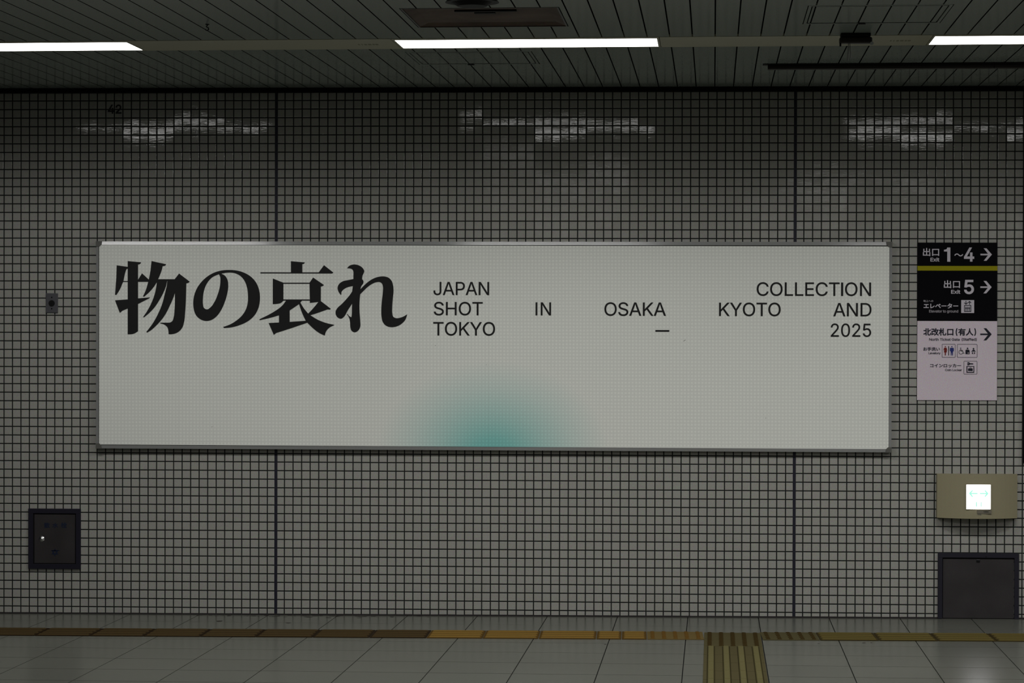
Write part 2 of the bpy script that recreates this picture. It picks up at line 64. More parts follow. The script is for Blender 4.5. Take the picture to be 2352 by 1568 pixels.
'AND': '0,0 146,400 204,400 351,0 298,0 213,238 195,293 170,376 180,376 154,292 137,238 54,0|74,112 74,156 278,156 278,112|400,0 400,400 460,400 622,144 638,119 657,84 678,43 671,42 668,85 666,124 666,153 666,400 717,400 717,0 657,0 511,228 492,260 469,300 437,355 446,357 449,302 450,258 451,229 451,0|924,0 828,0 828,45 921,45 940,46 958,48 974,52 989,57 1002,63 1014,72 1025,81 1035,92 1043,104 1050,117 1056,132 1060,147 1064,164 1065,182 1066,201 1065,219 1064,237 1060,254 1056,269 1050,283 1043,297 1035,309 1026,319 1015,329 1004,337 990,343 976,348 961,352 944,354 926,355 826,355 826,400 929,400 952,399 974,396 994,391 1012,385 1029,376 1045,366 1060,354 1072,340 1083,325 1093,308 1101,289 1107,269 1112,248 1114,225 1115,201 1114,176 1112,154 1107,132 1101,112 1093,93 1083,76 1072,61 1059,47 1044,35 1028,24 1010,15 991,9 970,4 948,1|850,400 850,0 799,0 799,400',
'2025': '0,5 0,42 130,180 167,221 173,228 178,235 182,242 186,249 189,255 192,262 194,269 195,275 196,282 196,290 196,298 195,305 193,313 190,319 187,326 183,332 178,337 173,341 167,345 160,349 153,352 146,354 139,356 131,357 122,357 114,357 105,356 97,354 90,351 83,348 77,344 71,339 66,334 61,328 57,322 54,315 52,307 50,300 49,291 48,282 1,282 2,296 4,309 7,321 11,333 17,344 24,354 32,363 40,372 50,379 61,385 72,391 84,395 97,398 110,399 123,400 137,399 150,398 163,395 174,391 185,385 196,379 205,372 213,364 221,356 228,346 233,336 237,325 240,314 242,303 243,290 243,282 242,273 240,265 238,257 235,248 232,240 227,232 222,222 216,213 208,203 156,143 68,52 68,49 249,49 249,5|460,0 443,1 427,4 413,9 399,15 386,24 374,34 364,46 354,60 346,75 339,92 333,111 329,131 326,152 324,175 323,200 324,224 326,247 329,269 334,289 339,308 347,325 355,340 364,354 375,366 386,376 399,385 413,391 428,396 443,399 460,400 477,399 493,396 507,391 521,385 534,376 546,366 556,354 565,340 574,325 581,308 587,289 591,269 594,247 596,224 597,200 596,175 594,152 591,131 587,111 581,92 574,75 566,60 556,46 546,34 534,24 521,15 508,9 493,4 477,1|460,43 471,44 482,46 491,50 500,55 509,62 516,70 523,79 529,90 535,102 539,115 543,130 546,146 548,163 549,181 550,200 549,219 548,237 546,254 543,270 539,285 535,298 529,310 523,321 516,330 509,338 500,345 491,350 482,354 471,356 460,357 449,356 439,354 429,350 420,345 411,338 404,330 397,321 391,310 385,298 381,285 377,270 374,254 372,237 371,219 370,200 371,181 372,163 374,146 377,130 381,115 385,102 391,90 397,79 404,70 411,62 420,55 429,50 439,46 449,44|671,5 671,42 801,180 838,221 844,228 849,235 853,242 857,249 860,255 863,262 865,269 866,275 867,282 867,290 867,298 866,305 864,313 861,319 858,326 853,332 849,337 843,341 838,345 831,349 824,352 817,354 809,356 802,357 793,357 784,357 776,356 768,354 761,351 754,348 748,344 742,339 737,334 732,328 728,322 725,315 722,307 721,300 720,291 719,282 672,282 673,296 675,309 678,321 682,333 688,344 695,354 703,363 711,372 721,379 732,385 743,391 755,395 767,398 781,399 794,400 808,399 821,398 833,395 845,391 856,385 867,379 876,372 884,364 892,356 898,346 904,336 908,325 911,314 913,303 914,290 913,282 913,273 911,265 909,257 906,248 903,240 898,232 893,222 886,213 879,203 826,143 739,52 739,49 920,49 920,5|1127,0 1113,1 1100,2 1088,5 1076,9 1065,14 1054,20 1044,26 1036,34 1028,42 1021,51 1015,61 1010,71 1007,82 1004,93 1003,105 1051,105 1052,98 1054,91 1056,85 1059,79 1063,73 1067,68 1072,63 1078,59 1084,55 1090,51 1097,49 1104,46 1111,45 1119,44 1127,43 1136,44 1145,45 1153,47 1161,51 1169,55 1176,59 1182,65 1188,71 1193,78 1198,85 1202,93 1205,102 1207,110 1208,120 1208,129 1208,139 1207,149 1205,158 1201,166 1198,175 1193,182 1188,189 1182,195 1175,201 1168,206 1160,210 1152,213 1143,215 1134,217 1124,217 1116,217 1109,216 1101,215 1093,213 1086,211 1078,208 1072,205 1066,201 1060,198 1055,193 1009,199 1031,395 1238,395 1238,351 1073,351 1060,236 1062,236 1067,240 1073,244 1079,248 1086,251 1093,254 1101,256 1109,258 1117,260 1125,260 1133,261 1144,260 1154,259 1164,257 1173,254 1182,251 1191,247 1200,242 1207,237 1215,230 1222,224 1228,216 1234,209 1239,200 1243,191 1248,182 1251,173 1253,162 1255,152 1256,141 1257,130 1256,115 1254,101 1251,88 1246,75 1240,63 1233,52 1224,42 1215,32 1205,24 1194,17 1182,11 1169,6 1156,3 1142,1',
'42': '0,82 0,123 161,395 210,395 54,129 54,126 290,126 290,82|188,0 188,94 188,113 188,246 235,246 235,0|370,0 370,37 503,177 540,219 547,228 553,237 558,245 562,253 565,262 567,270 569,279 569,288 569,298 567,308 564,317 559,325 554,332 548,338 541,344 533,348 524,352 515,355 505,356 494,357 483,356 473,354 463,351 454,347 447,342 440,336 434,329 428,321 424,312 422,302 420,292 419,281 372,281 373,298 376,314 381,329 388,343 396,356 407,367 419,377 432,385 446,392 462,396 478,399 495,400 513,399 529,396 544,392 558,385 571,377 582,368 592,357 601,345 608,332 613,319 615,304 616,289 616,278 614,267 612,257 609,246 604,236 598,225 590,213 581,201 528,139 439,47 439,44 623,44 623,0',
'Exit': '0,3 0,389 237,389 237,345 49,345 49,220 224,220 224,176 49,176 49,46 239,46 239,3|276,3 390,168 390,133 282,291 336,291 372,235 396,195 417,159 393,159 414,195 437,235 474,291 527,291 418,131 418,165 531,3 478,3 435,68 412,106 391,141 415,141 395,106 373,68 330,3|576,3 576,291 622,291 622,3|599,339 591,340 583,343 577,348 571,354 568,361 567,369 568,377 571,385 577,391 583,396 591,399 599,400 608,399 615,396 622,391 627,385 631,377 632,369 631,361 627,354 622,348 615,343 608,340|805,291 805,251 656,251 656,291|700,360 746,360 746,77 747,66 750,56 754,50 760,45 769,42 780,41 791,42 804,44 812,4 807,3 802,2 796,1 778,0 755,2 736,9 720,19 709,34 702,52 700,73',
'4': '0,83 0,125 163,400 213,400 54,130 54,128 294,128 294,83|190,0 190,95 190,115 190,250 238,250 238,0',
'5': '125,0 112,1 98,2 86,5 74,9 62,14 52,20 42,27 33,34 25,43 18,52 12,62 7,72 3,83 1,95 0,106 48,106 49,99 51,93 54,86 57,80 61,74 65,69 70,64 76,59 82,56 88,52 95,49 102,47 110,45 117,44 125,44 135,44 144,46 152,48 160,51 168,55 175,60 182,66 188,72 193,79 197,86 201,94 204,103 206,112 208,121 208,131 208,141 206,151 204,160 201,169 197,177 192,185 187,192 181,198 174,204 167,209 159,213 150,216 142,218 132,220 123,220 115,220 107,219 99,218 91,216 84,214 76,211 69,208 63,204 58,200 53,196 6,201 28,400 238,400 238,356 70,356 57,239 59,239 65,244 71,248 77,251 84,254 91,257 99,260 107,262 115,263 123,264 132,264 142,264 153,263 163,261 172,258 182,254 191,250 199,245 207,240 214,233 221,227 228,219 234,211 239,203 243,194 248,185 251,175 254,165 255,154 257,143 257,132 256,117 254,103 251,89 246,76 240,64 233,53 224,42 215,33 204,24 193,17 181,11 168,6 154,3 140,1',
'Elevator to ground': '0,91 0,400 190,400 190,365 39,365 39,265 179,265 179,230 39,230 39,126 191,126 191,91|293,90 270,93 253,104 244,120 240,143 240,400 277,400 277,151 278,138 281,129 287,124 297,123 306,123 311,124 318,93 306,91|443,86 411,90 385,101 364,119 348,143 338,172 335,205 338,238 348,267 363,291 384,309 409,321 439,325 457,323 475,318 492,310 508,298 521,282 531,262 537,238 539,209 539,194 359,194 359,225 519,225 502,214 500,235 495,254 486,270 473,282 458,289 439,292 419,289 403,282 390,270 380,255 374,238 372,219 372,199 374,176 381,156 392,140 406,129 423,122 443,119 456,120 468,123 478,128 487,135 494,144 499,155 536,146 528,130 517,115 503,103 485,94 465,88|649,91 561,321 601,321 650,185 663,144 675,104 662,104 673,144 686,185 735,321 775,321 687,91|874,86 853,88 834,94 818,104 806,118 798,136 795,157 797,175 803,189 812,200 824,208 838,215 853,219 885,225 919,229 930,231 938,234 943,239 944,246 944,247 943,260 939,271 932,280 923,287 910,291 896,292 881,291 868,287 857,281 848,274 842,266 838,257 802,268 812,287 825,301 840,312 858,319 876,323 895,325 908,324 922,321 937,317 950,310 963,300 973,286 979,267 981,244 981,91 945,91 945,123 942,123 937,115 930,106 920,98 908,92 892,88|880,119 900,121 915,127 928,136 937,148 942,161 944,175 944,207 934,202 917,198 899,195 884,193 871,191 859,188 848,183 840,176 835,167 833,155 834,144 839,135 846,128 856,123 867,120|1128,321 1128,290 1008,290 1008,321|1043,377 1081,377 1081,151 1082,138 1087,129 1095,123 1107,122 1116,122 1127,124 1133,92 1127,91 1121,90 1106,89 1080,93 1060,104 1048,123 1043,148|1259,86 1229,90 1204,101 1183,119 1167,143 1157,172 1154,205 1157,239 1167,268 1183,292 1204,310 1229,321 1259,325 1288,321 1314,310 1335,292 1351,268 1361,239 1364,205 1361,172 1351,143 1335,119 1314,101 1288,90|1259,120 1280,122 1297,131 1310,145 1319,163 1325,183 1327,205 1325,227 1319,248 1310,266 1297,280 1280,288 1259,291 1238,288 1221,280 1208,266 1199,248 1193,228 1191,205 1193,183 1199,163 1208,145 1221,131 1238,122|1408,91 1408,321 1443,321 1443,286 1446,286 1455,302 1468,314 1485,322 1505,325 1515,325 1523,324 1523,287 1515,288 1501,289 1486,287 1472,282 1461,274 1452,263 1447,250 1445,235 1445,91|1752,321 1752,290 1633,290 1633,321|1668,377 1705,377 1705,151 1707,138 1711,129 1720,123 1732,122 1741,122 1751,124 1758,92 1752,91 1745,90 1731,89 1704,93 1685,104 1672,123 1668,148|1883,86 1854,90 1828,101 1807,119 1792,143 1782,172 1778,205 1782,239 1792,268 1807,292 1828,310 1854,321 1883,325 1913,321 1939,310 1960,292 1976,268 1985,239 1989,205 1985,172 1976,143 1960,119 1939,101 1913,90|1883,120 1904,122 1922,131 1935,145 1944,163 1949,183 1951,205 1949,227 1944,248 1935,266 1922,280 1904,288 1883,291 1862,288 1846,280 1833,266 1823,248 1818,228 1816,205 1818,183 1823,163 1833,145 1846,131 1862,122|2231,0 2207,2 2186,7 2169,14 2155,25 2144,36 2136,49 2167,67 2179,51 2188,44 2199,38 2213,34 2231,32 2256,36 2276,46 2290,63 2294,88 2294,133 2291,133 2279,117 2270,108 2258,101 2243,96 2223,94 2197,98 2174,108 2154,124 2139,146 2129,174 2126,207 2129,241 2139,269 2154,293 2173,310 2197,321 2224,325 2244,323 2259,318 2271,310 2280,301 2292,285 2295,285 2295,321 2331,321 2331,86 2328,59 2318,37 2302,20 2281,9 2257,2|2229,127 2249,130 2265,137 2278,149 2287,165 2293,185 2295,208 2293,231 2287,251 2278,268 2265,281 2249,289 2229,291 2210,289 2193,280 2180,267 2171,251 2165,231 2164,208 2165,185 2171,166 2181,150 2193,137 2210,130|2386,91 2386,321 2422,321 2422,286 2424,286 2433,302 2446,314 2464,322 2483,325 2493,325 2502,324 2502,287 2493,288 2480,289 2464,287 2451,282 2439,274 2430,263 2425,250 2423,235 2423,91|2628,86 2598,90 2573,101 2552,119 2536,143 2526,172 2523,205 2526,239 2536,268 2552,292 2573,310 2598,321 2628,325 2658,321 2683,310 2704,292 2720,268 2730,239 2733,205 2730,172 2720,143 2704,119 2683,101 2658,90|2628,120 2649,122 2666,131 2679,145 2688,163 2694,183 2696,205 2694,227 2688,248 2679,266 2666,280 2649,288 2628,291 2607,288 2590,280 2577,266 2568,248 2562,228 2561,205 2562,183 2568,163 2577,145 2590,131 2607,122|2856,88 2834,91 2815,98 2799,110 2787,127 2779,149 2777,176 2777,321 2814,321 2814,179 2817,155 2828,137 2845,126 2866,122 2882,124 2896,129 2908,138 2917,150 2923,166 2924,184 2924,321 2962,321 2962,91 2926,91 2926,147 2931,147 2918,120 2901,102 2880,92|3054,229 3054,91 3016,91 3016,321 3052,321 3053,266 3047,266 3060,293 3077,311 3098,321 3123,325 3144,322 3164,315 3179,303 3191,286 3199,264 3201,237 3201,91 3164,91 3164,234 3161,258 3150,276 3134,287 3112,291 3096,289 3082,284 3070,275 3061,263 3055,247|3343,86 3315,90 3292,101 3272,119 3257,143 3248,172 3245,206 3248,240 3257,269 3272,293 3292,310 3316,321 3343,325 3362,323 3378,317 3389,310 3398,301 3410,285 3413,285 3413,400 3450,400 3450,91 3414,91 3414,127 3410,127 3398,110 3389,101 3377,94 3362,88|3348,120 3367,122 3384,131 3396,144 3406,161 3411,182 3413,206 3411,230 3406,251 3397,268 3384,281 3368,289 3348,291 3328,289 3312,280 3299,267 3290,250 3284,229 3282,206 3284,183 3290,162 3299,145 3312,131 3328,123',
'North Ticket Gate': '0,6 0,389 57,389 213,144 227,120 246,87 266,48 259,47 256,88 255,125 255,153 255,389 303,389 303,6 246,6 107,225 88,255 66,293 36,346 44,347 47,295 48,253 49,225 49,6|493,0 456,5 425,19 399,41 379,70 367,106 363,147 367,189 379,225 399,255 425,277 456,291 493,295 529,291 561,277 587,255 607,225 619,189 623,147 619,106 607,70 587,41 561,19 529,5|493,41 519,45 540,56 556,73 568,95 575,120 577,147 575,175 568,200 556,222 540,240 519,251 493,254 467,251 446,240 430,222 418,201 412,175 409,147 412,120 418,95 430,73 446,56 467,45|677,6 677,291 722,291 722,248 724,248 735,267 752,282 774,292 798,296 810,295 821,295 821,249 810,250 793,251 774,249 757,243 743,233 732,219 725,203 723,184 723,6|974,291 974,252 826,252 826,291|870,360 916,360 916,80 918,64 923,52 934,46 949,44 960,45 973,47 981,8 974,6 965,4 948,3 915,8 890,22 875,45 870,76|1066,177 1066,6 1020,6 1020,389 1066,389 1066,222 1058,222 1074,256 1095,279 1121,291 1152,295 1179,292 1203,283 1222,268 1237,247 1246,220 1249,187 1249,6 1203,6 1203,183 1199,213 1186,235 1165,249 1138,254 1119,252 1102,245 1087,234 1076,219 1069,200|1431,346 1431,389 1721,389 1721,346 1600,346 1600,6 1552,6 1552,346|1773,6 1773,291 1819,291 1819,6|1796,339 1784,341 1774,348 1767,358 1764,369 1767,381 1774,391 1784,398 1796,400 1808,398 1819,391 1826,381 1828,369 1826,358 1819,348 1808,341|2003,0 1967,5 1935,19 1909,41 1889,70 1877,106 1873,147 1877,189 1889,225 1909,255 1935,277 1967,291 2003,295 2023,294 2043,290 2060,283 2076,274 2091,262 2103,248 2112,232 2119,214 2075,203 2071,214 2065,224 2058,232 2050,240 2040,246 2029,251 2017,253 2003,254 1977,251 1956,240 1940,222 1929,201 1922,175 1920,147 1922,120 1929,95 1940,73 1956,56 1977,45 2003,41 2017,42 2030,45 2041,50 2051,56 2059,64 2066,73 2072,83 2076,94 2120,83 2113,65 2104,49 2092,34 2077,22 2061,13 2043,6 2024,2|2216,109 2216,165 2224,165 2347,291 2404,291 2272,156 2266,156|2173,6 2173,389 2219,389 2219,6|2354,6 2244,146 2277,178 2413,6|2567,0 2529,5 2496,19 2470,41 2450,70 2438,106 2434,147 2438,188 2450,224 2469,254 2495,276 2526,291 2562,295 2585,293 2608,287 2629,277 2648,263 2664,243 2676,218 2684,188 2687,152 2687,134 2464,134 2464,172 2662,172 2641,158 2639,185 2632,208 2621,228 2605,242 2586,251 2562,255 2538,251 2518,242 2502,227 2490,209 2483,188 2480,165 2480,140 2483,111 2491,86 2504,67 2522,53 2543,44 2568,41 2584,42 2599,46 2612,52 2623,61 2631,72 2638,86 2682,75 2674,54 2660,36 2642,21 2620,10 2595,3|2854,291 2854,252 2705,252 2705,291|2749,360 2795,360 2795,80 2797,64 2803,52 2813,46 2828,44 2840,45 2852,47 2860,8 2853,6 2845,4 2827,3 2794,8 2770,22 2754,45 2749,76|3192,1 3144,7 3102,25 3068,54 3042,93 3026,141 3020,197 3026,254 3042,302 3068,341 3102,370 3143,388 3189,394 3218,392 3246,385 3271,374 3293,359 3312,341 3327,319 3339,295 3346,268 3296,268 3290,286 3281,302 3270,316 3257,327 3243,337 3227,343 3209,348 3189,349 3157,345 3127,331 3103,310 3084,280 3072,242 3068,197 3072,153 3084,115 3103,86 3128,64 3158,51 3192,46 3222,50 3249,60 3271,77 3288,99 3298,127 3302,159 3316,156 3202,156 3202,199 3349,199 3349,157 3344,113 3329,75 3304,44 3273,21 3235,6|3490,0 3464,3 3441,10 3421,23 3405,40 3396,62 3392,87 3395,110 3402,127 3413,141 3428,152 3445,159 3464,165 3504,172 3545,177 3559,179 3569,183 3575,189 3577,198 3577,199 3575,216 3570,229 3562,240 3550,248 3535,253 3517,255 3498,253 3482,249 3468,241 3458,232 3450,223 3445,212 3400,225 3412,249 3429,266 3448,280 3470,289 3492,294 3515,295 3531,294 3549,291 3567,286 3584,277 3600,264 3612,247 3620,224 3623,195 3623,6 3577,6 3577,45 3574,45 3568,35 3559,25 3547,15 3531,7 3512,2|3498,41 3521,43 3541,51 3556,62 3568,76 3574,93 3577,110 3577,149 3565,143 3543,139 3520,135 3501,133 3486,130 3471,126 3457,119 3447,111 3441,100 3439,85 3440,72 3446,61 3455,52 3467,46 3481,42|3804,291 3804,252 3656,252 3656,291|3700,360 3745,360 3745,80 3747,64 3753,52 3763,46 3779,44 3790,45 3802,47 3811,8 3803,6 3795,4 3777,3 3744,8 3720,22 3705,45 3700,76|3970,0 3931,5 3898,19 3872,41 3852,70 3840,106 3836,147 3840,188 3852,224 3871,254 3897,276 3928,291 3965,295 3988,293 4010,287 4031,277 4050,263 4066,243 4079,218 4087,188 4089,152 4089,134 3867,134 3867,172 4064,172 4043,158 4041,185 4034,208 4023,228 4008,242 3988,251 3965,255 3941,251 3920,242 3904,227 3892,209 3885,188 3882,165 3882,140 3885,111 3893,86 3906,67 3924,53 3945,44 3970,41 3986,42 4001,46 4014,52 4025,61 4034,72 4040,86 4085,75 4076,54 4062,36 4044,21 4023,10 3998,3',
'(Staffed)': '0,191 2,227 7,264 27,338 40,371 55,400 92,400 64,330 46,258 39,191 41,162 45,133 62,71 92,0 55,0 31,47 14,95 3,143|247,55 215,58 187,66 164,80 147,98 135,121 131,146 172,146 176,130 184,116 196,105 211,97 229,93 247,91 268,93 287,98 302,107 314,118 322,132 324,148 322,162 316,173 306,182 293,189 261,200 222,211 187,225 161,243 145,266 139,295 143,320 154,342 171,361 193,374 220,382 249,385 279,382 306,374 327,361 344,343 355,322 359,298 319,298 312,320 297,336 275,346 248,349 229,348 212,342 198,334 188,324 181,311 179,297 181,282 189,271 200,261 213,255 240,245 273,236 303,226 318,219 332,210 345,199 355,185 361,168 364,148 360,123 350,100 333,82 310,67 281,58|507,299 507,266 382,266 382,299|419,357 458,357 458,122 459,108 464,99 473,94 486,92 495,93 505,94 513,62 506,60 499,59 484,58 457,62 436,74 423,93 419,119|613,55 591,57 572,64 555,74 542,88 534,107 531,128 533,147 539,162 549,173 561,182 575,189 591,193 624,199 659,203 671,205 679,208 684,213 686,221 686,222 684,236 680,247 673,256 663,263 651,267 635,269 620,267 606,263 595,257 586,250 580,242 575,233 538,244 548,263 562,278 578,289 596,297 615,301 634,303 648,302 663,299 678,295 692,287 705,277 715,262 722,243 724,219 724,60 686,60 686,93 684,93 678,85 671,76 661,68 648,61 632,57|619,89 639,91 656,97 669,107 678,119 684,133 686,147 686,180 676,175 658,171 638,168 623,166 609,164 597,160 586,155 577,148 572,139 570,126 572,115 576,106 584,99 594,93 606,90|891,299 891,266 752,266 752,299|799,60 799,332 801,351 808,366 819,379 833,387 849,392 866,394 878,394 888,392 901,389 891,355 883,358 877,359 870,359 855,357 845,350 839,339 837,324 837,60|1042,299 1042,266 902,266 902,299|949,60 949,332 951,351 958,366 969,379 983,387 999,392 1016,394 1028,394 1038,392 1051,389 1041,355 1034,358 1028,359 1021,359 1006,357 995,350 989,339 987,324 987,60|1182,55 1150,59 1122,71 1100,89 1084,114 1073,144 1070,178 1073,213 1083,243 1099,268 1121,287 1147,299 1178,303 1197,301 1216,296 1234,288 1250,275 1263,259 1273,238 1280,213 1282,183 1282,167 1096,167 1096,200 1261,200 1244,188 1242,210 1236,230 1227,246 1214,258 1198,266 1178,268 1158,266 1141,258 1127,246 1117,230 1111,212 1109,193 1109,172 1111,148 1118,127 1129,111 1144,99 1162,92 1182,89 1196,91 1208,94 1219,99 1228,106 1236,116 1241,127 1278,118 1271,100 1260,85 1245,73 1226,63 1205,57|1416,55 1388,59 1364,71 1343,89 1328,114 1318,144 1315,179 1318,215 1328,245 1343,269 1364,288 1389,299 1417,303 1437,301 1453,295 1465,287 1474,278 1486,262 1489,262 1489,381 1528,381 1528,60 1490,60 1490,97 1487,97 1474,80 1465,71 1452,63 1436,57|1422,90 1442,93 1459,101 1472,115 1482,133 1488,155 1490,180 1488,205 1482,226 1473,244 1459,257 1442,265 1422,268 1402,265 1385,257 1371,243 1362,225 1356,204 1354,180 1356,156 1362,134 1371,116 1385,102 1402,93|1575,0 1605,72 1623,134 1627,162 1628,191 1622,258 1603,330 1575,400 1612,400 1627,371 1641,338 1660,264 1665,226 1667,191 1664,142 1653,94 1636,46 1612,0',
'Lavatory': '0,89 0,400 39,400 39,124 184,124 184,89|292,84 271,86 252,92 236,102 224,116 216,134 213,155 215,173 221,187 230,198 242,207 256,213 271,218 304,223 337,227 349,229 357,232 361,237 363,245 363,246 362,259 358,270 351,279 341,286 329,290 314,291 299,290 286,286 275,280 266,273 260,265 256,256 220,267 229,286 243,300 258,311 276,318 294,323 313,324 326,323 341,321 355,316 369,309 382,299 392,285 398,266 400,243 400,89 364,89 364,121 361,121 356,112 349,104 339,96 326,89 311,85|299,117 318,119 334,125 346,134 356,146 361,159 363,173 363,205 353,200 336,196 317,194 302,192 289,189 277,186 266,181 258,174 252,165 251,153 252,142 257,133 264,126 274,121 285,118|523,89 434,321 475,321 525,184 538,142 549,102 536,102 547,142 560,184 610,321 651,321 562,89|750,84 729,86 710,92 694,102 682,116 674,134 671,155 673,173 679,187 688,198 700,207 714,213 729,218 761,223 795,227 807,229 815,232 819,237 821,245 821,246 820,259 815,270 809,279 799,286 787,290 772,291 757,290 744,286 733,280 724,273 718,265 714,256 677,267 687,286 700,300 716,311 734,318 752,323 771,324 784,323 799,321 813,316 827,309 840,299 850,285 856,266 858,243 858,89 822,89 822,121 819,121 814,112 807,104 797,96 784,89 769,85|757,117 776,119 792,125 804,134 814,146 819,159 821,173 821,205 811,200 794,196 775,194 760,192 747,189 735,186 724,181 716,174 710,165 709,153 710,142 715,133 722,126 732,121 743,118|1006,321 1006,289 885,289 885,321|921,377 958,377 958,149 960,135 965,126 973,121 986,119 995,120 1005,122 1012,90 1006,88 999,87 984,86 958,90 938,102 925,121 921,146|1138,84 1108,88 1083,99 1061,117 1045,141 1035,170 1032,203 1035,237 1045,267 1061,291 1083,309 1108,320 1138,324 1168,320 1194,309 1215,291 1231,267 1241,237 1244,203 1241,170 1231,141 1215,117 1194,99 1168,88|1138,117 1159,120 1177,129 1190,143 1199,161 1205,181 1207,203 1205,226 1199,247 1190,265 1177,279 1159,288 1138,291 1117,288 1100,279 1087,265 1078,247 1072,226 1070,203 1072,181 1078,161 1087,143 1100,129 1117,120|1288,89 1288,321 1324,321 1324,285 1327,285 1336,301 1349,313 1367,321 1386,324 1396,324 1405,324 1405,286 1397,287 1383,288 1367,286 1353,281 1342,273 1333,262 1327,249 1326,234 1326,89|1434,4 1443,36 1449,35 1459,34 1469,34 1477,37 1485,44 1492,53 1498,67 1505,88 1416,321 1457,321 1507,184 1520,142 1531,102 1518,102 1529,142 1542,184 1592,321 1633,321 1530,53 1523,37 1513,23 1503,13 1491,6 1477,1 1461,0 1445,1',
'Coin Locker': '171,1 124,7 83,25 48,54 22,93 6,141 0,197 6,254 22,302 48,341 83,370 124,388 171,394 199,392 226,385 250,375 272,360 291,342 306,321 318,296 325,268 277,268 271,287 263,303 252,317 238,328 223,337 207,344 189,348 171,349 137,344 108,331 83,309 64,280 52,242 47,197 52,152 64,115 83,85 108,64 138,50 171,46 189,47 207,51 223,58 238,67 252,78 263,92 271,108 277,127 325,127 318,99 307,74 291,53 272,35 250,20 226,10 199,3|498,0 461,5 430,18 404,41 384,70 372,106 368,147 372,189 384,225 404,255 430,277 461,291 498,295 535,291 567,277 593,255 612,225 624,189 629,147 624,106 612,70 593,41 567,18 535,5|498,41 524,45 545,56 561,73 573,94 580,120 582,147 580,175 573,200 561,222 545,239 524,250 498,254 472,250 451,239 435,222 424,200 417,175 414,147 417,120 424,94 435,73 451,56 472,45|682,6 682,291 728,291 728,6|706,339 694,341 683,348 676,358 674,369 676,381 683,391 694,398 706,400 718,398 729,391 736,381 738,369 736,358 729,348 718,341|842,177 842,6 796,6 796,291 841,291 841,222 834,222 850,256 871,278 898,291 928,295 955,292 979,283 998,268 1013,247 1022,220 1025,187 1025,6 980,6 980,183 975,213 962,235 942,249 915,254 895,251 878,245 863,234 852,219 845,200|1229,6 1229,389 1277,389 1277,49 1455,49 1455,6|1624,0 1587,5 1556,18 1530,41 1510,70 1498,106 1494,147 1498,189 1510,225 1530,255 1556,277 1587,291 1624,295 1661,291 1692,277 1719,255 1738,225 1750,189 1754,147 1750,106 1738,70 1719,41 1692,18 1661,5|1624,41 1650,45 1671,56 1687,73 1699,94 1706,120 1708,147 1706,175 1699,200 1687,222 1671,239 1650,250 1624,254 1598,250 1577,239 1561,222 1549,200 1543,175 1540,147 1543,120 1549,94 1561,73 1577,56 1598,45|1925,0 1888,5 1857,18 1831,41 1811,70 1799,106 1794,147 1799,189 1811,225 1831,255 1857,277 1888,291 1925,295 1945,294 1964,290 1982,283 1998,274 2012,262 2024,248 2034,232 2041,214 1997,203 1993,214 1987,224 1980,232 1972,240 1962,246 1951,250 1938,253 1925,254 1899,250 1878,239 1862,222 1850,200 1843,175 1841,147 1843,120 1850,94 1862,73 1878,56 1899,45 1925,41 1939,42 1951,45 1962,50 1972,56 1981,64 1988,73 1994,83 1998,94 2042,83 2035,65 2025,48 2013,34 1999,22 1983,13 1965,6 1945,1|2138,109 2138,165 2146,165 2269,291 2326,291 2193,156 2188,156|2095,6 2095,389 2141,389 2141,6|2276,6 2166,146 2199,178 2335,6|2489,0 2451,5 2418,18 2392,41 2372,70 2360,106 2356,147 2360,188 2372,224 2391,254 2417,276 2448,291 2484,295 2507,293 2530,287 2551,277 2570,263 2586,243 2599,218 2607,188 2609,152 2609,134 2386,134 2386,172 2584,172 2563,158 2561,185 2554,208 2543,227 2527,242 2508,251 2484,254 2460,251 2440,242 2424,227 2412,209 2405,188 2402,165 2402,140 2405,110 2413,86 2426,67 2444,52 2465,44 2490,41 2506,42 2521,46 2534,52 2545,61 2553,72 2560,85 2605,74 2596,54 2582,36 2564,21 2543,9 2518,2|2662,6 2662,291 2706,291 2706,247 2709,247 2720,267 2737,282 2758,292 2783,296 2795,295 2806,295 2806,249 2795,250 2778,251 2759,249 2742,243 2728,233 2717,219 2710,203 2708,184 2708,6',
'出口': '0,183 0,25 310,25 310,0 345,0 345,183 310,183 310,58 190,58 190,210 328,210 328,361 292,361 292,242 190,242 190,400 154,400 154,242 54,242 54,361 20,361 20,210 154,210 154,58 36,58 36,183|446,355 446,10 480,10 480,47 738,47 738,12 773,12 773,355|480,81 480,322 738,322 738,81',
'地上への': '177,359 177,236 128,216 141,186 177,202 177,61 190,12 243,0 353,0 399,18 415,81 400,86 385,94 377,43 351,30 244,30 215,36 209,60 209,215 268,241 268,89 300,89 300,254 363,281 359,149 346,137 316,138 321,124 324,108 345,109 366,112 382,121 391,141 395,309 396,316 373,325 367,320 360,313 300,289 300,400 268,400 268,275 209,250 209,359|0,94 13,61 151,123 144,153 93,132 93,261 145,261 145,293 93,293 93,395 61,395 61,293 4,293 4,261 61,261 61,118|622,393 622,45 454,45 454,11 855,11 855,45 657,45 657,222 824,222 824,256 657,256 657,393|902,148 935,114 961,148 1041,252 1062,267 1085,253 1168,154 1273,42 1301,74 1190,186 1100,289 1060,309 1022,284 934,177|1535,312 1510,191 1476,110 1443,86 1413,106 1397,167 1434,258|1572,313 1660,270 1691,183 1656,92 1578,50 1540,45 1561,12 1684,67 1728,181 1682,297 1557,346 1419,291 1362,164 1387,77 1442,45 1499,80 1546,184',
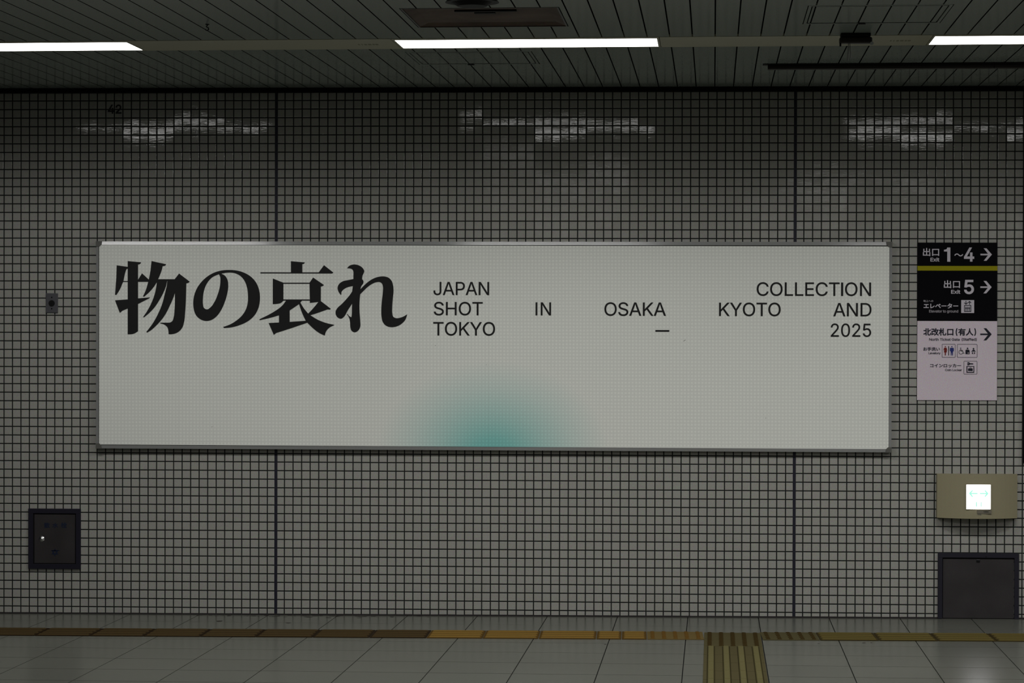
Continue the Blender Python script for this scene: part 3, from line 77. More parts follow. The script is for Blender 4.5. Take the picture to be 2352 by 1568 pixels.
'エレベーター': '0,82 0,39 41,41 349,41 361,41 374,40 388,39 388,82 349,79 212,79 212,293 324,293 364,291 364,332 324,330 68,330 28,332 28,291 68,293 172,293 172,79 41,79|531,35 558,12 577,21 686,62 778,118 850,187 829,220 757,150 667,95 574,61 574,325 577,367 531,367 535,325 535,58|1215,337 1189,325 1232,250 1260,263|1275,360 1249,348 1265,325 1280,300 1294,275 1321,288|918,143 953,108 979,144 1062,248 1076,261 1089,263 1105,251 1195,155 1299,34 1331,68 1217,190 1122,288 1093,306 1067,304 1043,283 951,174|1407,222 1407,177 1472,179 1728,179 1778,177 1778,222 1727,220 1472,220|2076,386 2033,400 2029,387 2023,374 2018,363 1987,313 1938,256 1869,201 1900,177 1948,215 1990,258 2023,300 2181,300 2167,259 2145,214 2117,171 2019,234 1994,208 2093,141 2045,97 1985,59 1912,29 1946,0 2018,33 2077,74 2124,118 2174,76 2202,108 2149,149 2181,198 2205,248 2221,294 2225,303 2228,312 2233,319 2202,338 2193,335 2183,334 2171,333 2045,333 2055,350|2339,222 2339,177 2404,179 2660,179 2710,177 2710,222 2660,220 2404,220',
'北改札口': '0,89 15,57 125,103 125,6 158,6 158,392 125,392 125,290 13,290 13,258 125,258 125,136|371,326 323,286 264,248 264,392 230,392 230,71 241,24 283,12 352,12 394,36 407,119 391,125 376,134 369,62 350,43 286,43 268,48 264,71 264,214 395,297|679,290 768,290 750,211 724,145 696,211 677,285|451,370 451,338 573,338 573,246 457,246 457,81 452,64 443,56 451,40 456,23 489,40 608,87 604,118 490,77 490,214 604,214 602,211 627,188 643,212 658,239 678,173 705,115 659,66 598,29 609,15 618,0 677,37 724,84 764,38 814,4 825,18 837,31 785,65 743,113 779,192 802,290 830,290 830,320 689,320 708,394 676,400 648,298 605,215 605,370|1084,396 1084,71 1095,25 1137,13 1212,13 1252,34 1265,109 1250,114 1236,123 1230,59 1210,42 1140,42 1121,48 1116,71 1116,396|954,400 954,306 874,306 874,274 949,274 911,183 861,110 871,95 879,79 919,139 954,215 954,2 986,2 986,221 1037,152 1058,180 986,259 986,274 1063,274 1063,306 986,306 986,400|1339,355 1339,13 1373,13 1373,49 1629,49 1629,14 1663,14 1663,355|1373,83 1373,322 1629,322 1629,83',
'(': '0,191 0,208 2,227 4,245 7,264 27,338 33,355 40,371 47,386 55,400 92,400 64,330 46,258 39,191 39,176 41,162 42,147 45,133 62,71 92,0 55,0 42,23 31,47 22,71 14,95 8,119 3,143 1,167',
')': '0,0 31,72 48,134 50,148 52,162 53,177 53,191 47,258 28,330 0,400 37,400 45,386 52,371 59,355 66,338 85,264 88,245 91,226 92,208 92,191 92,166 89,142 84,118 78,94 70,70 61,46 50,23 37,0',
'有人': '153,400 134,343 10,343 10,313 120,313 88,257 48,208 0,167 7,159 15,150 21,141 47,162 72,186 94,211 94,0 126,0 126,86 308,86 308,41 299,32 235,32 239,22 243,11 246,1 279,1 304,2 322,6 333,13 339,24 340,40 340,262 129,262 155,313 391,313 391,343 168,343 186,392|126,160 308,160 308,114 126,114|126,188 126,233 308,233 308,188|617,399 610,293 564,149 437,27 447,19 456,10 463,1 551,70 606,154 636,243 668,156 724,70 814,3 820,13 829,22 838,30 722,128 668,248 650,334 653,399',
'お手洗い': '268,334 252,308 285,289 321,265 349,243 367,271|96,156 97,79 95,68 90,61 81,58 61,63 42,77 34,95 42,116 64,137|7,304 8,271 63,269 96,270 95,213 95,188 48,162 14,129 0,93 16,58 52,31 90,21 111,26 124,43 129,75 127,169 158,178 189,184 221,186 259,179 286,160 296,129 286,95 259,74 223,61 206,59 189,58 172,58 185,23 201,24 219,26 238,29 289,50 320,83 331,129 317,175 278,205 222,216 192,214 159,209 126,200 126,215 127,274 218,289 218,323 128,305 130,352 133,382 94,382 96,351 96,302 63,301|410,175 410,143 590,143 590,46 576,34 496,34 501,24 506,13 509,2 550,2 579,4 600,8 613,15 621,27 623,46 623,143 803,143 803,175 623,175 623,245 778,245 778,277 623,277 623,347 759,373 735,400 652,382 547,370 439,362 442,354 445,343 447,334 590,344 590,277 440,277 440,245 590,245 590,175|860,373 888,357 914,338 934,320 954,345 934,362 907,380 880,395|840,256 868,240 895,222 916,205 936,231 914,248 886,265 858,279|852,26 880,6 946,148 922,167|1012,393 999,340 981,291 957,250 985,233 998,252 1009,274 1019,298 1084,298 1084,220 956,220 956,188 1032,188 1022,117 995,63 936,26 944,18 951,9 956,0 1021,43 1053,106 1065,188 1121,188 1121,50 1124,23 1137,9 1161,6 1206,6 1229,13 1241,38 1246,88 1236,91 1226,95 1217,101 1215,59 1211,40 1203,35 1166,35 1153,50 1153,188 1240,188 1240,220 1116,220 1116,298 1223,298 1223,328 1116,328 1116,400 1084,400 1084,328 1030,328 1045,387|1354,338 1312,339 1314,327 1315,313 1315,301 1320,185 1340,95 1373,46 1412,31 1441,41 1468,72 1494,130 1467,161 1453,119 1434,86 1413,73 1385,88 1365,130 1354,193 1351,296|1580,326 1547,314 1583,253 1608,176 1622,96 1657,110 1643,188 1616,264',
'コインロッカー': '0,97 0,55 52,57 279,57 278,31 320,31 318,76 318,315 320,351 285,350 57,350 6,353 6,312 57,313 279,313 279,94 52,94|430,202 449,166 543,201 626,242 626,70 623,20 668,20 665,70 665,266 733,316 791,369 760,398 702,341 633,289 542,242|960,375 933,347 1049,250 1078,279|920,64 944,26 1047,56 1127,98 1219,175 1283,263 1260,303 1200,212 1105,132 1026,92|1386,353 1387,316 1387,88 1386,32 1426,32 1425,58 1678,58 1677,32 1717,32 1716,88 1716,316 1717,353 1677,352 1427,352|1425,95 1425,315 1678,315 1678,95|2006,302 1973,290 2009,190 2043,202|2174,276 2135,289 2112,202 2071,130 2001,69 1920,31 1950,0 2029,42 2102,110 2142,178 2168,253|1899,279 1865,265 1906,161 1941,174|2643,303 2617,316 2604,315 2587,314 2477,314 2479,362 2482,400 2439,400 2442,361 2440,314 2358,314 2305,317 2305,277 2359,279 2437,279 2403,161 2345,84 2321,65 2297,50 2331,22 2425,121 2473,279 2603,279 2598,174 2580,80 2569,68 2553,65 2484,70 2488,32 2563,28 2594,35 2613,57 2634,169 2641,281|2758,236 2758,190 2822,193 3077,193 3127,190 3127,236 3077,233 2822,233',
'散': '137,397 137,348 81,348 81,397 51,397 51,348 7,348 7,320 51,320 51,269 0,269 0,240 212,240 212,269 167,269 167,320 211,320 211,348 167,348 167,397|81,320 137,320 137,269 81,269|61,130 156,130 156,99 61,99|61,155 61,186 156,186 156,155|31,211 31,1 61,1 61,74 156,74 156,35 150,29 109,29 115,15 118,2 152,2 173,6 184,17 187,35 187,211|264,289 338,289 324,213 302,149 279,214 263,285|256,400 233,294 195,208 207,195 217,181 232,207 246,235 262,172 284,115 243,66 189,28 199,14 208,0 260,37 301,83 336,36 380,0 390,15 403,28 356,64 319,114 351,193 370,289 400,289 400,319 272,319 288,395',
'水': '14,289 14,256 121,256 73,144 0,68 14,57 27,43 108,136 160,282 139,291 133,289|339,319 254,224 219,295 219,400 184,400 184,45 175,35 120,36 127,18 132,0 174,1 201,7 215,20 219,45 219,229 290,121 383,46 394,62 407,76 333,126 270,199 368,298',
'栓': '173,156 173,126 254,126 254,47 149,47 149,17 401,17 401,47 286,47 286,126 368,126 368,156 286,156 286,221 357,221 357,250 188,250 188,221 254,221 254,156|261,399 211,319 138,250 150,240 160,229 220,284 269,348 325,283 391,230 398,245 407,259 340,310 284,375 292,390|73,400 73,315 11,315 11,285 69,285 40,194 0,120 10,105 17,88 47,144 73,214 73,0 103,0 103,226 133,168 153,191 103,267 103,285 146,285 146,315 103,315 103,400',
'〜': '188,47 206,30 224,17 243,8 263,2 286,0 313,3 338,13 361,28 382,49 400,76 369,93 357,74 342,58 325,46 307,38 286,35 269,37 253,41 239,49 226,59 212,71 194,88 176,101 157,110 137,116 114,118 87,115 62,105 39,90 18,69 0,41 31,25 43,44 58,60 75,72 93,80 114,83 131,81 147,77 161,69 174,59',
}

# ------------------------------------------------------------------ geometry helpers
ROT = -0.0333                                # floor and ceiling grids are turned 1.9 degrees against the wall
RN = math.hypot(1, ROT)
def uv2w(u, v):                              # grid frame (mm) -> world X, Y (m); v runs away from the wall
    return ((2000 + (u + ROT * v) / RN) / 1000.0, ((ROT * u - v) / RN) / 1000.0)
def floor_z(x, y):                           # x, y in m
    return (-39 + 2.97 * x - 11.35 * y) / 1000.0 + DZ
ZC = 3.020 + DZ

def bm_box(bm, x0, x1, y0, y1, z0, z1):
    v = [bm.verts.new((x, y, z)) for x in (x0, x1) for y in (y0, y1) for z in (z0, z1)]
    for f in ((0, 1, 3, 2), (4, 6, 7, 5), (0, 4, 5, 1), (2, 3, 7, 6), (0, 2, 6, 4), (1, 5, 7, 3)):
        bm.faces.new([v[i] for i in f])
    return v

def bm_prism(bm, pts, d):                    # pts: list of 3-D points (planar polygon), d: offset vector
    d = Vector(d)
    a = [bm.verts.new(p) for p in pts]
    b = [bm.verts.new(Vector(p) + d) for p in pts]
    n = len(pts)
    bm.faces.new(a); bm.faces.new(list(reversed(b)))
    for i in range(n):
        bm.faces.new((a[(i + 1) % n], a[i], b[i], b[(i + 1) % n]))

def bm_cyl(bm, c, r, h, axis='Y', seg=24, r2=None):
    r2 = r if r2 is None else r2
    def P(t, rr, k):
        a, b = rr * math.cos(t), rr * math.sin(t)
        if axis == 'Y': return (c[0] + a, c[1] + k, c[2] + b)
        if axis == 'Z': return (c[0] + a, c[1] + b, c[2] + k)
        return (c[0] + k, c[1] + a, c[2] + b)
    A = [bm.verts.new(P(2 * math.pi * i / seg, r, 0)) for i in range(seg)]
    B = [bm.verts.new(P(2 * math.pi * i / seg, r2, h)) for i in range(seg)]
    bm.faces.new(A); bm.faces.new(list(reversed(B)))
    for i in range(seg):
        bm.faces.new((A[(i + 1) % seg], A[i], B[i], B[(i + 1) % seg]))

def bm_tube(bm, path, r, seg=8):
    rings = []
    n = len(path)
    for i, p in enumerate(path):
        p = Vector(p)
        t = (Vector(path[min(i + 1, n - 1)]) - Vector(path[max(i - 1, 0)])).normalized()
        a = t.cross(Vector((0.13, 0.95, 0.28))).normalized(); b = t.cross(a)
        rings.append([bm.verts.new(p + a * r * math.cos(2 * math.pi * k / seg) + b * r * math.sin(2 * math.pi * k / seg)) for k in range(seg)])
    for i in range(n - 1):
        for k in range(seg):
            bm.faces.new((rings[i][k], rings[i][(k + 1) % seg], rings[i + 1][(k + 1) % seg], rings[i + 1][k]))
    bm.faces.new(rings[0]); bm.faces.new(list(reversed(rings[-1])))

def base_of(parent):
    b = Vector((0, 0, 0)); p = parent
    while p is not None:
        b += p.location; p = p.parent
    return b

def part(name, bm, m, parent=None, **kw):    # bm holds world coordinates
    me = bpy.data.meshes.new(name)
    bmesh.ops.recalc_face_normals(bm, faces=bm.faces)
    off = base_of(parent)
    if off.length: bmesh.ops.translate(bm, verts=bm.verts, vec=-off)
    bm.to_mesh(me); bm.free()
    me.materials.append(m)
    o = bpy.data.objects.new(name, me); COL.objects.link(o)
    if parent is not None: o.parent = parent
    for k, v in kw.items(): o[k] = v
    return o

def bevel(o, w, seg=2):
    md = o.modifiers.new('bevel', 'BEVEL'); md.width = w; md.segments = seg; md.limit_method = 'ANGLE'
    return o

def thing(name, label, cat, loc, group=None):
    o = bpy.data.objects.new(name, None); COL.objects.link(o)
    o.location = loc; o.empty_display_size = 0.05
    o['label'] = label; o['category'] = cat
    if group: o['group'] = group
    return o

def box(name, x0, x1, y0, y1, z0, z1, m, parent=None, bev=0, **kw):
    bm = bmesh.new(); bm_box(bm, x0, x1, y0, y1, z0, z1)
    o = part(name, bm, m, parent, **kw)
    if bev: bevel(o, bev)
    return o

def copy_tree(o, parent=None):
    c = o.copy(); COL.objects.link(c); c.parent = parent
    for ch in list(o.children): copy_tree(ch, c)
    return c

def _area(L): return sum(L[i - 1][0] * L[i][1] - L[i][0] * L[i - 1][1] for i in range(len(L))) / 2
def _inside(p, L):
    r = False
    for i in range(len(L)):
        (x1, y1), (x2, y2) = L[i - 1], L[i]
        if (y1 > p[1]) != (y2 > p[1]) and p[0] < (x2 - x1) * (p[1] - y1) / (y2 - y1) + x1: r = not r
    return r
def _grow(L, d):                              # push an outline outwards (counter-clockwise) by d
    out = []; n = len(L)
    for i in range(n):
        a, b, c = Vector(L[i - 1]), Vector(L[i]), Vector(L[(i + 1) % n])
        e1, e2 = (b - a), (c - b)
        if e1.length < 1e-9 or e2.length < 1e-9: out.append(tuple(b)); continue
        n1 = Vector((e1.y, -e1.x)).normalized(); n2 = Vector((e2.y, -e2.x)).normalized()
        k = n1 + n2
        if k.length < 1e-6: out.append(tuple(b + n1 * d)); continue
        k.normalize(); out.append(tuple(b + k * d / max(k.dot(n1), 0.5)))
    return out
def _wind(p, L):
    w_ = 0
    for i in range(len(L)):
        (x1, y1), (x2, y2) = L[i - 1], L[i]
        if (y1 <= p[1]) != (y2 <= p[1]):
            if p[0] < (x2 - x1) * (p[1] - y1) / (y2 - y1) + x1: w_ += 1 if y2 > y1 else -1
    return w_
def flat(name, polys, y, m, parent, off=0.0, t=0.0004, rule='evenodd', **kw):
    """closed outlines in wall coordinates (X, Z in m) filled as one thin raised shape facing -Y"""
    loops = [list(K) for K in polys]
    if off:
        if _area(max(loops, key=lambda K: abs(_area(K)))) < 0: loops = [K[::-1] for K in loops]
        loops = [_grow(K, off) for K in loops]
    bx = loops[0][0]; S = 100.0
    P, Ed = [], []
    for K in loops:
        n = len(P); P += [Vector(((p[0] - bx[0]) * S, (p[1] - bx[1]) * S)) for p in K]
        Ed += [(n + i, n + (i + 1) % len(K)) for i in range(len(K))]
    co, _, tri, _, _, _ = delaunay_2d_cdt(P, Ed, [], 0, 1e-5)
    co = [(c.x / S + bx[0], c.y / S + bx[1]) for c in co]
    keep = []
    for f in tri:
        c = (sum(co[k][0] for k in f) / 3, sum(co[k][1] for k in f) / 3)
        w_ = [_wind(c, K) for K in loops]
        if (sum(abs(q) for q in w_) % 2) if rule == 'evenodd' else sum(w_): keep.append(f)
    edges = {}
    for f in keep:
        for i in range(3):
            k = (f[i], f[(i + 1) % 3]); edges[tuple(sorted(k))] = edges.get(tuple(sorted(k)), []) + [k]
    base = base_of(parent); used = sorted({k for f in keep for k in f})
    bm = bmesh.new()
    vf = {k: bm.verts.new((co[k][0] - base.x, y - t - base.y, co[k][1] - base.z)) for k in used}
    rim = [e[0] for e in edges.values() if len(e) == 1]
    vb = {k: bm.verts.new((co[k][0] - base.x, y + t - base.y, co[k][1] - base.z)) for e in rim for k in e if True} if rim else {}
    for f in keep:
        try: bm.faces.new([vf[k] for k in f])
        except ValueError: pass
    for i, j in rim:
        try: bm.faces.new((vf[j], vf[i], vb[i], vb[j]))
        except ValueError: pass
    me = bpy.data.meshes.new(name); bm.to_mesh(me); bm.free(); me.materials.append(m)
    o = bpy.data.objects.new(name, me); COL.objects.link(o); o.parent = parent
    for k, v in kw.items(): o[k] = v
    return o

def glyph_polys(s, bb):                       # bb = x0, z0, x1, z1 in mm
    P = [[tuple(map(int, q.split(','))) for q in L.split()] for L in GLYPH[s].split('|')]
    mx = max(a for L in P for a, b in L); my = max(b for L in P for a, b in L)
    x0, z0, x1, z1 = bb
    return [[((x0 + a / mx * (x1 - x0)) / 1000, (z0 + b / my * (z1 - z0)) / 1000 + DZ) for a, b in L] for L in P]

def smooth(L, n=4):                           # corner / smooth point outline -> dense outline
    N = len(L); out = []
    P = [Vector((a, b)) for a, b, s in L]
    for i in range(N):
        p0, p1, p2, p3 = P[i - 1], P[i], P[(i + 1) % N], P[(i + 2) % N]
        s1, s2 = L[i][2], L[(i + 1) % N][2]
        out.append(p1)
        if not (s1 or s2): continue
        d = (p2 - p1).length
        def tan(a, b, c, s):
            if not s: return None
            t = (c - b).normalized() * (b - a).length + (b - a).normalized() * (c - b).length
            return t.normalized() * d if t.length else (p2 - p1)
        t1 = tan(p0, p1, p2, s1); t2 = tan(p1, p2, p3, s2)
        if t1 is None: t1 = (p2 - p1) * 1.5 - t2 * 0.5
        if t2 is None: t2 = (p2 - p1) * 1.5 - t1 * 0.5
        for k in range(1, n):
            t = k / n
            out.append(p1 * (2*t**3 - 3*t*t + 1) + t1 * (t**3 - 2*t*t + t) + p2 * (-2*t**3 + 3*t*t) + t2 * (t**3 - t*t))
    return [(p.x, p.y) for p in out]

# ------------------------------------------------------------------ materials
def nd(nt, t, **kw):
    n = nt.nodes.new(t)
    for k, v in kw.items(): setattr(n, k, v)
    return n
def mat(name, col, rough=0.5, metal=0.0, spec=0.5, noise=None, amt=0.1, big=None, bigamt=0.1, bump=None, emit=None, estr=0.0, rnd=0.0):
    m = bpy.data.materials.new(name); m.use_nodes = True
    nt = m.node_tree; b = nt.nodes['Principled BSDF']
    b.inputs['Base Color'].default_value = (*col, 1)
    b.inputs['Roughness'].default_value = rough
    b.inputs['Metallic'].default_value = metal
    b.inputs['Specular IOR Level'].default_value = spec
    if emit:
        b.inputs['Emission Color'].default_value = (*emit, 1); b.inputs['Emission Strength'].default_value = estr
    geo = nd(nt, 'ShaderNodeNewGeometry')
    src = None
    def mul(fac_socket, lo, hi):
        nonlocal src
        mr = nd(nt, 'ShaderNodeMapRange'); mr.inputs[3].default_value = lo; mr.inputs[4].default_value = hi
        nt.links.new(fac_socket, mr.inputs[0])
        vm = nd(nt, 'ShaderNodeVectorMath', operation='SCALE')
        if src is None: vm.inputs[0].default_value = col
        else: nt.links.new(src, vm.inputs[0])
        nt.links.new(mr.outputs[0], vm.inputs['Scale'])
        src = vm.outputs[0]
    if noise:
        n = nd(nt, 'ShaderNodeTexNoise'); n.inputs['Scale'].default_value = noise; n.inputs['Detail'].default_value = 2
        nt.links.new(geo.outputs['Position'], n.inputs['Vector'])
        # coloured speckle of the glaze
        mx = nd(nt, 'ShaderNodeMix', data_type='RGBA'); mx.inputs['Factor'].default_value = amt
        mx.inputs['A'].default_value = (*col, 1)
        sc = nd(nt, 'ShaderNodeVectorMath', operation='MULTIPLY'); sc.inputs[1].default_value = tuple(2 * c for c in col)
        nt.links.new(n.outputs['Color'], sc.inputs[0]); nt.links.new(sc.outputs[0], mx.inputs['B'])
        src = mx.outputs['Result']
    if big:
        n = nd(nt, 'ShaderNodeTexNoise'); n.inputs['Scale'].default_value = big; n.inputs['Detail'].default_value = 3
        nt.links.new(geo.outputs['Position'], n.inputs['Vector'])
        mul(n.outputs['Fac'], 1 - bigamt * 1.6, 1 + bigamt * 1.6)
    if rnd:
        ad = nd(nt, 'ShaderNodeMath', operation='ADD'); fr = nd(nt, 'ShaderNodeMath', operation='FRACT')
        oi = nd(nt, 'ShaderNodeObjectInfo')
        nt.links.new(geo.outputs['Random Per Island'], ad.inputs[0]); nt.links.new(oi.outputs['Random'], ad.inputs[1])
        nt.links.new(ad.outputs[0], fr.inputs[0])
        mul(fr.outputs[0], 1 - rnd, 1 + rnd)
    if src is not None: nt.links.new(src, b.inputs['Base Color'])
    if bump:                                  # (scale vector, strength, distance)
        mp = nd(nt, 'ShaderNodeMapping'); mp.inputs['Scale'].default_value = bump[0]
        n = nd(nt, 'ShaderNodeTexNoise'); n.inputs['Scale'].default_value = 1.0; n.inputs['Detail'].default_value = 2
        bp = nd(nt, 'ShaderNodeBump'); bp.inputs['Strength'].default_value = bump[1]; bp.inputs['Distance'].default_value = bump[2]
        nt.links.new(geo.outputs['Position'], mp.inputs[0]); nt.links.new(mp.outputs[0], n.inputs['Vector'])
        nt.links.new(n.outputs['Fac'], bp.inputs['Height']); nt.links.new(bp.outputs[0], b.inputs['Normal'])
    return m

M = {}
def setup_materials():
    M['tile'] = mat('glazed_tile', TILE, 0.055, spec=0.5, noise=300, amt=0.55, rnd=0.03, bump=((22, 22, 130), 1.0, 0.00011))
    M['grout'] = mat('dark_grout', (0.014, 0.016, 0.015), 0.9, spec=0.1)
    M['sealant'] = mat('joint_sealant', (0.012, 0.012, 0.022), 0.6, spec=0.3)
    M['edge_strip'] = mat('floor_edge_strip', (0.02, 0.018, 0.018), 0.8, spec=0.1)
    M['floor'] = mat('floor_tile', FLOORC, 0.23, spec=0.38, noise=300, amt=0.6, big=2.2, bigamt=0.05, rnd=0.03)
    M['floor_joint'] = mat('floor_joint', (0.02, 0.02, 0.019), 0.9, spec=0.1)
    M['ceil'] = mat('ceiling_panel', CEILC, 0.12, spec=0.5, noise=220, amt=0.5, rnd=0.02)
    M['ceil_dark'] = mat('ceiling_void', (0.006, 0.006, 0.006), 0.9, spec=0.0)  # near-black, gives ceiling gaps and seams their dark by colour
    M['band'] = mat('light_band_cover', (0.38, 0.37, 0.25), 0.4, spec=0.3)
    M['black'] = mat('black_plastic', (0.006, 0.006, 0.006), 0.6, spec=0.12)
    M['diffuser'] = mat('light_diffuser', (0.8, 0.8, 0.8), 0.5, emit=(1.0, 0.988, 0.968), estr=LAMP)
    # prismatic lamp cover: full output downwards, little towards grazing angles (the same for every ray)
    nt = M['diffuser'].node_tree; b = nt.nodes['Principled BSDF']
    geo = nd(nt, 'ShaderNodeNewGeometry'); dt = nd(nt, 'ShaderNodeVectorMath', operation='DOT_PRODUCT')
    nt.links.new(geo.outputs['Incoming'], dt.inputs[0]); nt.links.new(geo.outputs['Normal'], dt.inputs[1])
    mr = nd(nt, 'ShaderNodeMapRange', interpolation_type='SMOOTHSTEP'); nt.links.new(dt.outputs['Value'], mr.inputs[0])
    for i, q in ((1, 0.08), (2, 0.36), (3, LAMP * 0.17), (4, LAMP)): mr.inputs[i].default_value = q
    nt.links.new(mr.outputs[0], b.inputs['Emission Strength'])
    M['alu'] = mat('aluminium', (0.25, 0.255, 0.25), 0.14, spec=0.75, noise=90, amt=0.06)
    M['bracket'] = mat('corner_bracket', (0.10, 0.10, 0.09), 0.55, spec=0.3)
    M['ink'] = mat('black_ink', (0.010, 0.010, 0.010), 0.6, spec=0.2)
    M['ink_navy'] = mat('navy_ink', (0.012, 0.012, 0.022), 0.6, spec=0.2)
    M['sign_black'] = mat('sign_black', (0.0035, 0.0035, 0.0045), 0.6, spec=0.03)
    M['sign_white'] = mat('sign_white', SIGNW, 0.5, spec=0.2, noise=300, amt=0.45)
    M['sign_text'] = mat('sign_lettering_white', (0.52, 0.49, 0.54), 0.5, spec=0.2)
    M['sign_text2'] = mat('sign_lettering_grey', (0.34, 0.32, 0.35), 0.5, spec=0.2)
    M['yellow'] = mat('sign_yellow', (0.27, 0.25, 0.008), 0.6, spec=0.05, noise=300, amt=0.3)
    M['red'] = mat('pictogram_red', (0.16, 0.012, 0.008), 0.5, spec=0.2)
    M['blue'] = mat('pictogram_blue', (0.02, 0.03, 0.16), 0.5, spec=0.2)
    M['housing'] = mat('beige_housing', (0.27, 0.245, 0.155), 0.5, spec=0.3, noise=160, amt=0.12)
    M['lit'] = mat('lit_sign_white', (0.8, 0.8, 0.8), 0.5, emit=(1.0, 0.97, 1.0), estr=SIGNL)
    M['lit_green'] = mat('lit_sign_green', (0.02, 0.05, 0.04), 0.5, emit=(0.42, 1.0, 0.78), estr=0.97)
    M['lit_green2'] = mat('lit_sign_pale_green', (0.02, 0.05, 0.04), 0.5, emit=(0.50, 0.95, 0.78), estr=0.95)
    M['steel'] = mat('painted_steel', (0.033, 0.030, 0.031), 0.42, spec=0.3, noise=140, amt=0.3, big=6, bigamt=0.25)
    M['steel_frame'] = mat('steel_frame', (0.013, 0.012, 0.021), 0.42, spec=0.35)
    M['chrome'] = mat('chrome', (0.85, 0.85, 0.85), 0.22, metal=1.0)
    M['print_dim'] = mat('faded_print', (0.22, 0.215, 0.14), 0.6, spec=0.1)
    M['label'] = mat('lamp_label', (0.16, 0.145, 0.11), 0.5, spec=0.3, noise=300, amt=0.5)
    M['plate'] = mat('grey_plate', (0.060, 0.060, 0.068), 0.45, spec=0.5)
    M['blue_ink'] = mat('blue_ink', (0.008, 0.014, 0.035), 0.6, spec=0.2)
    M['vent_in'] = mat('dusty_plate', (0.125, 0.090, 0.074), 0.8, spec=0.2, noise=60, amt=0.3, big=4, bigamt=0.5)
    M['rail'] = mat('rail_brown', (0.020, 0.015, 0.011), 0.5, spec=0.3)
    M['guide_brown'] = mat('guide_tile_brown', (0.020, 0.011, 0.003), 0.8, spec=0.08, noise=220, amt=0.25)
    M['guide_brown_r'] = mat('guide_ridge_brown', (0.050, 0.033, 0.012), 0.8, spec=0.08, noise=220, amt=0.25)
    M['guide_orange'] = mat('guide_tile_orange', (0.075, 0.040, 0.006), 0.8, spec=0.08, noise=220, amt=0.3)
    M['guide_orange_r'] = mat('guide_ridge_orange', (0.165, 0.098, 0.021), 0.8, spec=0.08, noise=220, amt=0.3)
    M['guide_olive'] = mat('guide_tile_olive', (0.036, 0.025, 0.005), 0.8, spec=0.08, noise=220, amt=0.25)
    M['guide_olive_r'] = mat('guide_ridge_olive', (0.090, 0.070, 0.019), 0.8, spec=0.08, noise=220, amt=0.25)
    M['guide_band'] = mat('guide_tile_tan', (0.066, 0.056, 0.023), 0.8, spec=0.08, noise=220, amt=0.22)
    M['guide_band_r'] = mat('guide_ridge_tan', (0.108, 0.096, 0.038), 0.8, spec=0.08, noise=220, amt=0.22)
    M['dark_strip'] = mat('ridge_side_shade', (0.030, 0.025, 0.010), 0.9, spec=0.03)  # shade beside the ridges put into the colour
    M['guide_warn'] = mat('warning_tile_ochre', (0.115, 0.080, 0.026), 0.8, spec=0.08, noise=220, amt=0.3)
    M['stud'] = mat('worn_stud', (0.038, 0.025, 0.007), 0.85, spec=0.05)
    M['stud_orange'] = mat('worn_orange_stud', (0.105, 0.055, 0.011), 0.85, spec=0.05)
    M['stain'] = mat('floor_stain', (0.035, 0.030, 0.026), 0.9, spec=0.1)
    # printed poster: pale sheet, faint dot raster, teal disc rising from the lower edge, sheet seams
    m = mat('poster_print', POSTER, 0.55, spec=0.25); M['poster'] = m
    nt = m.node_tree; b = nt.nodes['Principled BSDF']
    geo = nd(nt, 'ShaderNodeNewGeometry'); sep = nd(nt, 'ShaderNodeSeparateXYZ'); nt.links.new(geo.outputs['Position'], sep.inputs[0])
    def mt(op, a, c=None, v=None):
        n = nd(nt, 'ShaderNodeMath', operation=op)
        for i, q in enumerate((a, c)):
            if q is None: continue
            if isinstance(q, (int, float)): n.inputs[i].default_value = q
            else: nt.links.new(q, n.inputs[i])
        return n.outputs[0]
    P = 0.0200
    def cell(s): return mt('SUBTRACT', mt('FRACT', mt('DIVIDE', mt('ADD', s, 50.0), P)), 0.5)
    cx, cz = cell(sep.outputs['X']), cell(sep.outputs['Z'])
    r = mt('SQRT', mt('ADD', mt('MULTIPLY', cx, cx), mt('MULTIPLY', cz, cz)))
    mr = nd(nt, 'ShaderNodeMapRange', interpolation_type='SMOOTHSTEP'); nt.links.new(r, mr.inputs[0])
    for i, q in ((1, 0.10), (2, 0.38), (3, 1.10), (4, 0.965)): mr.inputs[i].default_value = q
    lines = mt('MAXIMUM', mt('ABSOLUTE', cx), mt('ABSOLUTE', cz))
    ml = nd(nt, 'ShaderNodeMapRange'); nt.links.new(lines, ml.inputs[0])
    for i, q in ((1, 0.40), (2, 0.5), (3, 1.0), (4, 0.95)): ml.inputs[i].default_value = q
    fac = mt('MULTIPLY', mr.outputs[0], ml.outputs[0])
    nz = nd(nt, 'ShaderNodeTexNoise'); nz.inputs['Scale'].default_value = 260; nt.links.new(geo.outputs['Position'], nz.inputs['Vector'])
    mn = nd(nt, 'ShaderNodeMapRange'); nt.links.new(nz.outputs['Fac'], mn.inputs[0]); mn.inputs[3].default_value = 0.92; mn.inputs[4].default_value = 1.08
    fac = mt('MULTIPLY', fac, mn.outputs[0])
    for xs in (-0.566, 1.240, 3.045):
        d = mt('ABSOLUTE', mt('SUBTRACT', sep.outputs['X'], xs))
        q = nd(nt, 'ShaderNodeMapRange'); nt.links.new(d, q.inputs[0])
        for i, w_ in ((1, 0.0), (2, 0.003), (3, 0.94), (4, 1.0)): q.inputs[i].default_value = w_
        fac = mt('MULTIPLY', fac, q.outputs[0])
    dx = mt('DIVIDE', mt('SUBTRACT', sep.outputs['X'], 1.265), 0.68); dz = mt('DIVIDE', mt('SUBTRACT', sep.outputs['Z'], 0.885 + DZ), 0.56)
    rr = mt('SQRT', mt('ADD', mt('MULTIPLY', dx, dx), mt('MULTIPLY', dz, dz)))
    cr = nd(nt, 'ShaderNodeValToRGB'); nt.links.new(rr, cr.inputs[0])
    el = cr.color_ramp.elements
